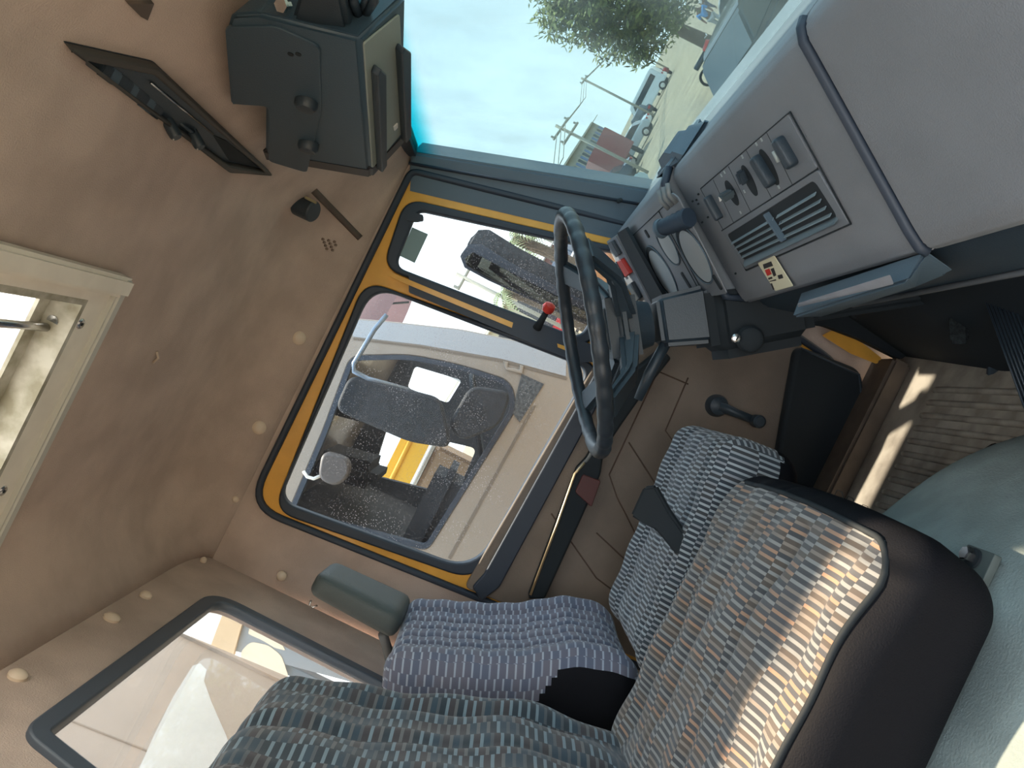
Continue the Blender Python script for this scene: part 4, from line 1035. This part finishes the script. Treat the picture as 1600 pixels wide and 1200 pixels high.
tube('trunk', [tb, tb+Vector((-.3, -.4, 2.2)), PD(1010, -60, DT+1)], .22, M_bark, tree, 10, taper=[1.3, 1, .7])
for q in ((905, 10), (960, 40), (890, -60)):
    tube('branch', [PD(1010, -60, DT+1), PD((1010+q[0])/2, q[1]-20, DT+.5), PD(*q, DT)], .08, M_bark, tree, 8, taper=[1, .7, .3])

# utility poles and wires
M_wood = mat('pole wood', (150, 150, 140), .8)
def pole(u, v, D, label, arms=1, arm=1.2, r=.10, ang=.9):
    tp_ = PD(u, v, D); t = thing('utility_pole', Vector((tp_.x, tp_.y, GZ+H)), label, 'pole')
    tube('post', [Vector((tp_.x, tp_.y, GZ+H)), tp_], r, M_wood, t, 8)
    for k in range(arms):
        d = Vector((math.cos(ang), math.sin(ang), 0))*arm; c = tp_-Vector((0, 0, .3+.5*k)); tube('crossarm', [c-d, c+d], r*.8, M_wood, t, 6)
        for s_ in (-.9, 0, .9): lathe('insulator', c+d*s_, (0, 0, 1), [(0, .06), (.18, .05)], M_wood, t, 8)
    return tp_
w1 = pole(868, 196, 36, 'utility pole with long crossarms, nearest to the windscreen pillar', 2, 1.6, .08)
w2 = pole(908, 122, 62, 'thin utility pole in the middle of the windscreen', 1, 1.2)
w3 = pole(952, 60, 90, 'thin distant utility pole by the tree', 1, 1.4)
w0 = PD(815, 330, 22)
for k in range(3):
    o_ = Vector((.6*k-.6, .8*k-.8, -.3)); pts_ = [w0+o_, (w0+w1)/2+o_-Vector((0, 0, .35)), w1+o_, (w1+w2)/2+o_-Vector((0, 0, .5)), w2+o_, (w2+w3)/2+o_-Vector((0, 0, .6)), w3+o_]
    tag(tube('overhead_wire', pts_, .022, M_wood, None, 5), ('thin overhead wire on the near side of the three strung between the utility poles', 'middle one of the three thin wires strung between the utility poles', 'thin overhead wire on the far side of the three strung between the utility poles')[k], 'wire', 'overhead wires across the windscreen')
pole(713, 428, 26, 'short pole with a forked head seen through the quarter window', 1, .5, .07, .4)

# palms seen in the quarter window
def palm(u, v, D, r, label):
    c = PD(u, v, D); t = thing('palm_tree', Vector((c.x, c.y, GZ+H)), label, 'palm tree')
    tube('trunk', [Vector((c.x, c.y, GZ+H)), (Vector((c.x, c.y, GZ+H))+c)/2+Vector((.1, 0, 0)), c], .12, M_bark, t, 8)
    for k in range(14):
        a = k*2.4; el = .9-.09*k; vs, fs = [], []; prev = c
        sp_ = [c+Vector((math.cos(a)*r*q, math.sin(a)*r*q, r*(el*q-1.0*q*q))) for q in (0, .25, .5, .75, 1)]
        sd_ = Vector((-math.sin(a), math.cos(a), 0))
        for i in range(4):
            for j in range(4):
                p = sp_[i]*(1-j/4)+sp_[i+1]*(j/4); f = .28*r*(1-abs(i+j/4-1.6)/2.6)
                dn = (sp_[i+1]-sp_[i]).normalized()
                for s_ in (-1, 1):
                    b = len(vs); vs += [p, p+dn*.05, p+sd_*s_*f+dn*f*.5-Vector((0, 0, f*.5))]; fs.append((b, b+1, b+2))
        join_meshes('frond', [(vs, fs)], mat('palm green', (104, 118, 84), .7), t)
palm(802, 372, 17, 1.0, 'palm tree above the big side mirror'); palm(824, 378, 22, 1.0, 'second palm tree, a little lower, above the big side mirror'); palm(787, 452, 20, .9, 'small palm tree below the big side mirror')
shed('white walled building with blue trim beyond the quarter window', 905, 375, 0, 3.5, 3, 2.6, (226, 228, 230), (80, 96, 170), 0, 'shed')
shed('cream and blue kiosk beside the lower palm', 868, 470, 3, 3, 2.5, 2.3, (224, 206, 160), (70, 130, 160), 0, 'kiosk')
car('car', 'car', 'red car seen under the side mirror through the quarter window', G(900, 520)+Vector((0, 0, 0)), .2, (186, 44, 48))
car('car', 'car', 'white car parked beyond the steering wheel in the quarter window', G(938, 420)+Vector((0, 1, 0)), .9, (226, 228, 230))

# ---- own side mirrors
M_mir = mat('mirror back', (54, 60, 66), .7, rgb2=(34, 39, 45), scale=60)
mr_ = thing('side_mirror', PD(850, 440, 2.5), 'long dusty side mirror outside the quarter window', 'mirror')
ql = [(721, 396), (732, 381), (752, 380), (800, 410), (900, 462), (1000, 512), (1000, 540), (870, 482), (765, 434), (728, 414)]
A_ = [PD(u, v, 2.55) for u, v in ql]
hexa('housing', A_, [p+Vector((.062, .02, .0)) for p in A_], M_mir, mr_, .014, 3)
hexa('mirror_rim', [p+Vector((-.002, -.004, 0)) for p in A_], [p+Vector((-.012, -.006, 0)) for p in A_], M_rub, mr_, .004)
hexa('mirror_glass', [PD(u, v, 2.538)+Vector((-.014, 0, 0)) for u, v in [(730, 397), (742, 388), (800, 419), (990, 516), (990, 530), (870, 474), (765, 426), (733, 407)]],
     [PD(u, v, 2.538)+Vector((-.017, 0, 0)) for u, v in [(730, 397), (742, 388), (800, 419), (990, 516), (990, 530), (870, 474), (765, 426), (733, 407)]], mat('mirror olive', (92, 98, 90), .35, .3, var=.1, scale=8), mr_, 0)
tube('mirror_arm', [PD(985, 470, 2.55), PD(1000, 420, 2.4), PD(1012, 392, 2.2), PD(1014, 396, 2.03)], .014, M_blackm, mr_, 10)
rm = thing('round_mirror', PD(960, 425, 2.45), 'small rounded mirror beyond the steering wheel rim', 'mirror')
c = PD(957, 428, 2.45)
lathe('mirror_shell', c, (-.25, -.9, -.1), [(-.05, .03), (-.03, .09), (0, .115), (.004, .115)], M_blackm, rm, 32)
lathe('mirror_glass', c, (-.25, -.9, -.1), [(.004, .106), (.008, .08), (.010, .03)], mat('lilac mirror', (190, 180, 196), .15, .7), rm, 32)
tube('mirror_arm', [c+Vector((.02, .03, -.1)), PD(1000, 440, 2.3), PD(1014, 420, 2.03)], .012, M_blackm, rm, 8)

# ---- neighbouring truck
NB = 2.6
nbt = thing('parked_truck', V(-.3, 3.6, GZ), 'cream truck cab parked right beside the driver window, its own window open', 'truck')
NP = Plane(V(0, NB, 0), (1, 0, 0), (0, 0, 1))
def npx(*ps): return [NP.px(*p) for p in ps]
body_o = [NP.px(548, 497), NP.px(600, 501), NP.px(720, 514), NP.px(885, 548), (1.02, -.75), (1.05, -1.9), (-1.15, -1.9), (-1.15, NP.px(548, 497)[1]+.03), (-.12, NP.px(548, 497)[1]+.04)]
win_o = rnd(npx((548, 556), (640, 554), (720, 570), (800, 596), (806, 640), (668, 860), (450, 802), (505, 672)), [.05, .08, .10, .09, .05, .04, .04, .04], 6)
M_nb = mat('neighbour cream', (158, 146, 134), .35, var=.03, scale=2, coat=.2)
plate('cab_side', [rnd(body_o, .04), win_o], NP, -.04, .0, M_nb, nbt, bev=.006)
plate('window_rubber', [win_o, inset(win_o, .022)], NP, -.03, .008, M_rub, nbt)
top = body_o[7][1]

hexa('roof', [V(-1.15, NB+.03, top-.05), V(-.10, NB+.03, top-.05), V(-.07, NB+.03, top-.08), V(-.07, 4.6, top-.08), V(-.1, 4.6, top-.05), V(-1.15, 4.6, top-.05)],
     [V(-1.15, NB+.05, top), V(-.12, NB+.05, top), V(-.09, NB+.05, top-.03), V(-.09, 4.6, top-.03), V(-.12, 4.6, top), V(-1.15, 4.6, top)], M_nb, nbt, .01)
box('cab_rear', V(-1.13, 3.6, -.6), (.05, 2.0, 2.6), mat('neighbour rear', (58, 58, 60), .8), nbt, .01)
box('cab_floor', V(-.1, 3.6, -1.15), (2.0, 2.0, .06), M_blackm, nbt, .01)
FPn = Plane(V(0, 4.6, 0), (1, 0, 0), (0, 0, 1))
plate('far_side', [[(-1.15, -1.9), (1.0, -1.9), (1.0, -.75), (.23, -.26), (-.08, top-.05), (-1.15, top-.05)], rnd([FPn.px(648, 572), FPn.px(722, 594), FPn.px(700, 630), FPn.px(636, 606)], .03), rnd([FPn.px(605, 668), FPn.px(745, 700), FPn.px(712, 775), FPn.px(582, 742)], .05)], FPn, -.03, .03, mat('neighbour inside', (52, 56, 62), .8), nbt)
plate('body_crease', [npx((831, 636), (838, 633), (704, 874), (700, 871))], NP, .0, .003, mat('crease', (120, 108, 96), .6), nbt)
plate('body_crease', [npx((552, 528), (660, 541), (785, 563), (886, 590), (885, 594), (784, 566), (659, 544), (552, 531))], NP, .0, .003, mat('crease', (120, 108, 96), .6), nbt)
plate('door_hinge', [rnd(npx((786, 564), (794, 566), (793, 574), (812, 578), (812, 570), (818, 572), (816, 584), (790, 578)), .004)], NP, .0, .016, M_nb, nbt, bev=.003)
plate('side_trim', [npx((815, 584), (850, 600), (812, 660), (800, 644))], NP, .0, .006, mat('speckled black', (60, 64, 68), .7, rgb2=(96, 98, 100), scale=90), nbt)
plate('visor_band', [npx((548, 499), (600, 503), (720, 516), (885, 550), (884, 588), (785, 561), (660, 539), (552, 526))], NP, .0, .004, mat('visor white', (176, 180, 186), .35), nbt)
# seats and steering inside
for k, (u, v, w_, lab) in enumerate(((600, 640, .55, ''), (520, 720, .5, ''))):
    p = PY(u, v, 3.3+.4*k)
    box('inside_seat', p, (.16, .5, .62), mat('inside seat grey', (62, 64, 68), .8), nbt, .06, Matrix.Rotation(-.2, 3, 'Y'), 4)
box('inside_seat', PY(680, 790, 3.3), (.5, .5, .16), mat('inside seat grey', (62, 64, 68), .8), nbt, .06, seg=4)
tube('inside_wheel', [PY(745, 650, 3.1)+Vector((math.cos(a)*.18, math.sin(a)*.22, math.cos(a)*.12)) for a in [k*.2618 for k in range(24)]], .014, M_blackm, nbt, 8, True)
# neighbour's mirrors on a tube arm
arm_p = [PY(604, 492, 2.4), PY(585, 515, 2.38), PY(553, 568, 2.36), PY(553, 580, 2.36), PY(575, 592, 2.36), PY(640, 610, 2.38)]
tube('mirror_arm', arm_p, .011, mat('arm grey', (120, 134, 150), .3, .5), nbt, 10)
def nmirror(ps, y, m, n_='mirror_housing'):
    pl = Plane(V(0, y, 0), (1, 0, 0), (0, 0, 1)); return plate(n_, [rnd([pl.px(*p) for p in ps], .05, 6)], pl, -.03, .03, m, nbt, bev=.012)
nmirror([(548, 585), (690, 622), (706, 700), (640, 690), (524, 640)], 2.38, mat('mirror dark', (36, 41, 48), .7, rgb2=(26, 30, 35), scale=30))
nmirror([(735, 602), (800, 612), (782, 664), (722, 690), (700, 664)], 2.42, mat('mirror dark', (36, 41, 48), .7))
nmirror([(505, 702), (548, 716), (548, 742), (528, 760), (498, 748)], 2.5, mat('mirror taupe', (84, 78, 76), .5))
# latch
tube('latch_wire', [PY(474, 736, 2.55), PY(480, 745, 2.55), PY(490, 748, 2.55), PY(500, 744, 2.55)], .008, M_white, nbt, 8)

# yellow post and brown bin beyond the neighbour
yp = thing('yellow_post', PY(620, 720, 6), 'bright yellow post seen through the windows of the cream truck', 'post')
yb = PY(600, 752, 6.0); yt = PY(650, 676, 6.0)
yx = PY(625, 715, 6)
box('panel', yx+Vector((0, 0, -.1)), (.62, .06, .34), M_yel2, yp, .01); tube('rib', [yx+Vector((-.3, -.05, -.02)), yx+Vector((.3, -.05, -.02))], .02, mat('ochre', (200, 150, 40), .6), yp, 8)
tube('leg', [yx+Vector((0, 0, -.2)), Vector((yx.x, yx.y, GZ+H))], .05, M_yel2, yp, 8)
bn = PY(676, 732, 5.4); bt = thing('storage_bin', Vector((bn.x, bn.y, GZ+H)), 'brown bin with white lid beyond the cream truck', 'bin')
box('bin_body', Vector((bn.x, bn.y, (bn.z+GZ+H)/2)), (.42, .42, bn.z-GZ-H+.1), mat('bin brown', (164, 134, 104), .7), bt, .03); box('lid', Vector((bn.x, bn.y, bn.z+.08)), (.46, .46, .05), M_white, bt, .02)

# market umbrella
uc = PD(572, 520, 6.6); um = thing('market_umbrella', Vector((uc.x, uc.y, GZ+H)), 'large faded pink umbrella with ribs above the cream truck', 'umbrella')
tube('pole', [Vector((uc.x, uc.y, GZ+H)), uc+Vector((0, 0, .25))], .02, M_alu2, um, 8)
Ru = .60; vs, fs = [], []
ax_ = uc+Vector((0, 0, .28))
for i in range(9):
    q = i/8
    for j in range(64):
        a = j*2*math.pi/64; sag = .93+.07*abs(math.cos(a*4)); rr = Ru*math.sin(q*1.35)/math.sin(1.35)*sag
        vs.append(ax_+Vector((rr*math.cos(a), rr*math.sin(a), -.42*q*q-(.03*(q > .8)))))
for i in range(8):
    for j in range(64): fs.append((i*64+j, i*64+(j+1) % 64, (i+1)*64+(j+1) % 64, (i+1)*64+j))
mu_ = mat('umbrella cloth', (140, 120, 124), .9)
nb_ = mu_.node_tree.nodes['Principled BSDF']; nb_.inputs['Subsurface Weight'].default_value = 0
nt = mu_.node_tree; tl = nt.nodes.new('ShaderNodeBsdfTranslucent'); tl.inputs[0].default_value = lin((150, 126, 130)); mxs = nt.nodes.new('ShaderNodeMixShader'); mxs.inputs[0].default_value = .45
nt.links.new(nb_.outputs[0], mxs.inputs[1]); nt.links.new(tl.outputs[0], mxs.inputs[2]); nt.links.new(mxs.outputs[0], nt.nodes['Material Output'].inputs[0])
mesh('canopy', vs, fs, mu_, um, smooth=True)
for j in range(8):
    a = j*math.pi/4; tube('rib', [ax_+Vector((0, 0, -.05)), ax_+Vector((Ru*.55*math.cos(a), Ru*.55*math.sin(a), -.17)), ax_+Vector((Ru*.97*math.cos(a), Ru*.97*math.sin(a), -.43))], .011, M_pill, um, 6)
    tube('strut', [ax_+Vector((0, 0, -.40)), ax_+Vector((Ru*.5*math.cos(a), Ru*.5*math.sin(a), -.16))], .010, M_pill, um, 6)

# ---- behind the cab: cargo body front and painted panel
XB = -1.3
CB = Plane(V(XB, 0, 0), (0, 1, 0), (0, 0, 1))
cb_ = thing('cargo_body', V(XB, .2, GZ), 'cream front wall of the cargo body behind the rear window', 'cargo body')
e_ = CB.px(300, 1001)[0]; e2 = CB.px(425, 1052)[0]
ctop = CB.px(300, 1001)[1]+.5
plate('front_panel', [[(-1.2, -1.4), (e2-.02, -1.4), (e_+.02, ctop), (-1.2, ctop)]], CB, -.05, 0, M_beige, cb_)
sA, sB = CB.hit(120, 1130), CB.hit(251, 1182)
plate('edge_post', [[CB.px(278, 992), CB.px(300, 1001), CB.px(520, 1092), CB.px(505, 1100), CB.px(290, 1004)][:4]], CB, 0, .012, mat('post cream', (172, 156, 140), .5), cb_)
tube('panel_seam', [sA-(sB-sA)*2, sB+(sB-sA)*2], .004, mat('seam tan', (150, 138, 124), .7), cb_, 6)
wp = [(300, 1042), (312, 1038), (322, 1048), (318, 1066), (330, 1100), (352, 1150), (370, 1200), (380, 1240), (200, 1240), (240, 1150), (270, 1090)]
plate('pale_patch', [CB.poly(wp)], CB, .0, .004, mat('pale patch', (196, 196, 190), .5, var=.03, scale=4), cb_)
MP = Plane(V(0, 3.4, 0), (1, 0, 0), (0, 0, 1))
mp = thing('painted_panel', MP.hit(430, 1000)*1.0, 'slate and cream painted panel seen through the corner of the rear window', 'panel')
plate('panel_board', [MP.poly([(368, 960), (395, 930), (640, 1030), (640, 1090), (340, 1010)])], MP, -.04, 0, mat('slate paint', (128, 138, 146), .6), mp)
M_cr = mat('mural cream', (222, 212, 190), .6)
plate('painted_shape', [rnd(MP.poly([(392, 972), (430, 985), (446, 1016), (430, 1012), (410, 1000), (388, 990)]), .01)], MP, 0, .004, M_cr, mp)
plate('painted_shape', [rnd(MP.poly([(378, 1040), (376, 1018), (392, 1002), (420, 1008), (440, 1024), (452, 1060)]), .03)], MP, 0, .004, M_cr, mp)
plate('painted_shape', [rnd(MP.poly([(470, 1008), (500, 1008), (560, 1036), (500, 1040)]), .02)], MP, 0, .004, M_cr, mp)
plate('painted_shape', [rnd(MP.poly([(452, 992), (470, 996), (462, 1010), (446, 1006)]), .01)], MP, 0, .004, M_cr, mp)
plate('tan_board', [MP.poly([(352, 953), (384, 962), (366, 1024), (330, 1012)])], MP, -.02, .03, mat('tan board', (204, 180, 146), .6), mp)
plate('white_board', [MP.poly([(318, 935), (354, 950), (334, 1014), (296, 1000)])], MP, -.04, .0, M_white, mp)

for uu in (345, 560):
    q_ = MP.hit(uu, 1000 if uu < 400 else 1040); box('post', Vector((q_.x, 3.46, (q_.z+GZ+H)/2)), (.06, .06, q_.z-GZ-H), M_pill, mp, .004)
# ---- people and a motorcycle on the road
def person(base, face, hgt, shirt, trousers, label, lean=0):
    t = thing('person', base, label, 'person'); f = Vector((math.cos(face), math.sin(face), 0)); s_ = Vector((-f.y, f.x, 0)); k = hgt/1.7; Z = Vector((0, 0, 1))
    def J(a, b, c): return base+(f*a+s_*b+Z*c)*k
    def skin(nm, J_, E_, R_, m):
        me = bpy.data.meshes.new(nm); me.from_pydata([tuple(p) for p in J_], E_, []); o = bpy.data.objects.new(nm, me); COL.objects.link(o)
        sk = o.modifiers.new('s', 'SKIN'); o.modifiers.new('u', 'SUBSURF').levels = 1
        for i, r_ in enumerate(R_): me.skin_vertices[0].data[i].radius = (r_*k, r_*k)
        me.skin_vertices[0].data[0].use_root = True
        dg = bpy.context.evaluated_depsgraph_get(); m2 = bpy.data.meshes.new_from_object(o.evaluated_get(dg), depsgraph=dg); bpy.data.objects.remove(o)
        return link(nm, m2, m, t)
    M_sk = mat('skin', (92, 62, 46), .6)
    skin('body', [J(0, 0, .92), J(.02, 0, 1.15), J(.02, 0, 1.38), J(.02, 0, 1.48), J(.03, 0, 1.60), J(0, .10, .86), J(.06, .12, .48), J(0, .12, .08), J(.12, .13, .04), J(0, -.10, .86), J(-.10, -.12, .48), J(-.22, -.12, .10), J(-.12, -.13, .04),
                  J(.0, .19, 1.36), J(.04, .25, 1.10), J(.14, .24, .90), J(0, -.19, 1.36), J(-.02, -.26, 1.10), J(.10, -.26, .90)],
         [(0, 1), (1, 2), (2, 3), (3, 4), (0, 5), (5, 6), (6, 7), (7, 8), (0, 9), (9, 10), (10, 11), (11, 12), (2, 13), (13, 14), (14, 15), (2, 16), (16, 17), (17, 18)],
         [.13, .12, .13, .055, .095, .09, .06, .045, .04, .09, .06, .045, .04, .06, .045, .035, .06, .045, .035], M_sk)
    skin('shirt', [J(.01, 0, .95), J(.02, 0, 1.18), J(.02, 0, 1.38), J(.0, .19, 1.37), J(.03, .24, 1.16), J(0, -.19, 1.37), J(-.01, -.25, 1.16)], [(0, 1), (1, 2), (2, 3), (3, 4), (2, 5), (5, 6)], [.145, .14, .14, .075, .065, .075, .065], mat('shirt %d' % shirt[2], shirt, .8))
    skin('trousers', [J(0, 0, .92), J(0, .10, .84), J(.06, .12, .48), J(.0, .12, .14), J(0, -.10, .84), J(-.10, -.12, .48), J(-.21, -.12, .15)], [(0, 1), (1, 2), (2, 3), (0, 4), (4, 5), (5, 6)], [.145, .10, .075, .06, .10, .075, .06], mat('trousers %d' % trousers[0], trousers, .8))
    skin('hair', [J(.01, 0, 1.66), J(-.01, 0, 1.62)], [(0, 1)], [.10, .09], M_blackm)
person(G(1142, 42), 4.0, 1.7, (62, 128, 190), (150, 158, 166), 'person in a blue top walking at the roadside under the tree')
person(G(1120, 14), 3.4, 1.65, (206, 206, 210), (70, 72, 90), 'person in a pale shirt walking just behind the blue one')
mb = G(1136, 98); mt_ = thing('motorcycle', mb, 'small parked motorcycle on the sandy road', 'motorcycle')
md = Vector((.8, -.6, 0)); ms = Vector((.6, .8, 0))
for s_ in (-1, 1):
    w = mb+md*.62*s_+Vector((0, 0, .3)); tube('wheel', [w+md*.26*math.cos(a)+Vector((0, 0, .26*math.sin(a))) for a in [k*.3142 for k in range(20)]], .045, M_tyre, mt_, 8, True)
tube('frame', [mb+md*-.6+Vector((0, 0, .32)), mb+Vector((0, 0, .4)), mb+md*.35+Vector((0, 0, .75)), mb+md*.62+Vector((0, 0, .3))], .05, M_blackm, mt_, 8)
tube('seat', [mb+md*-.6+Vector((0, 0, .78)), mb+md*0+Vector((0, 0, .76))], .09, M_black, mt_, 8); tube('tank', [mb+md*.02+Vector((0, 0, .78)), mb+md*.34+Vector((0, 0, .84))], .12, M_red, mt_, 10)
tube('handlebar', [mb+md*.4-ms*.35+Vector((0, 0, 1.02)), mb+md*.44+Vector((0, 0, .98)), mb+md*.4+ms*.35+Vector((0, 0, 1.02))], .02, M_chr, mt_, 6)
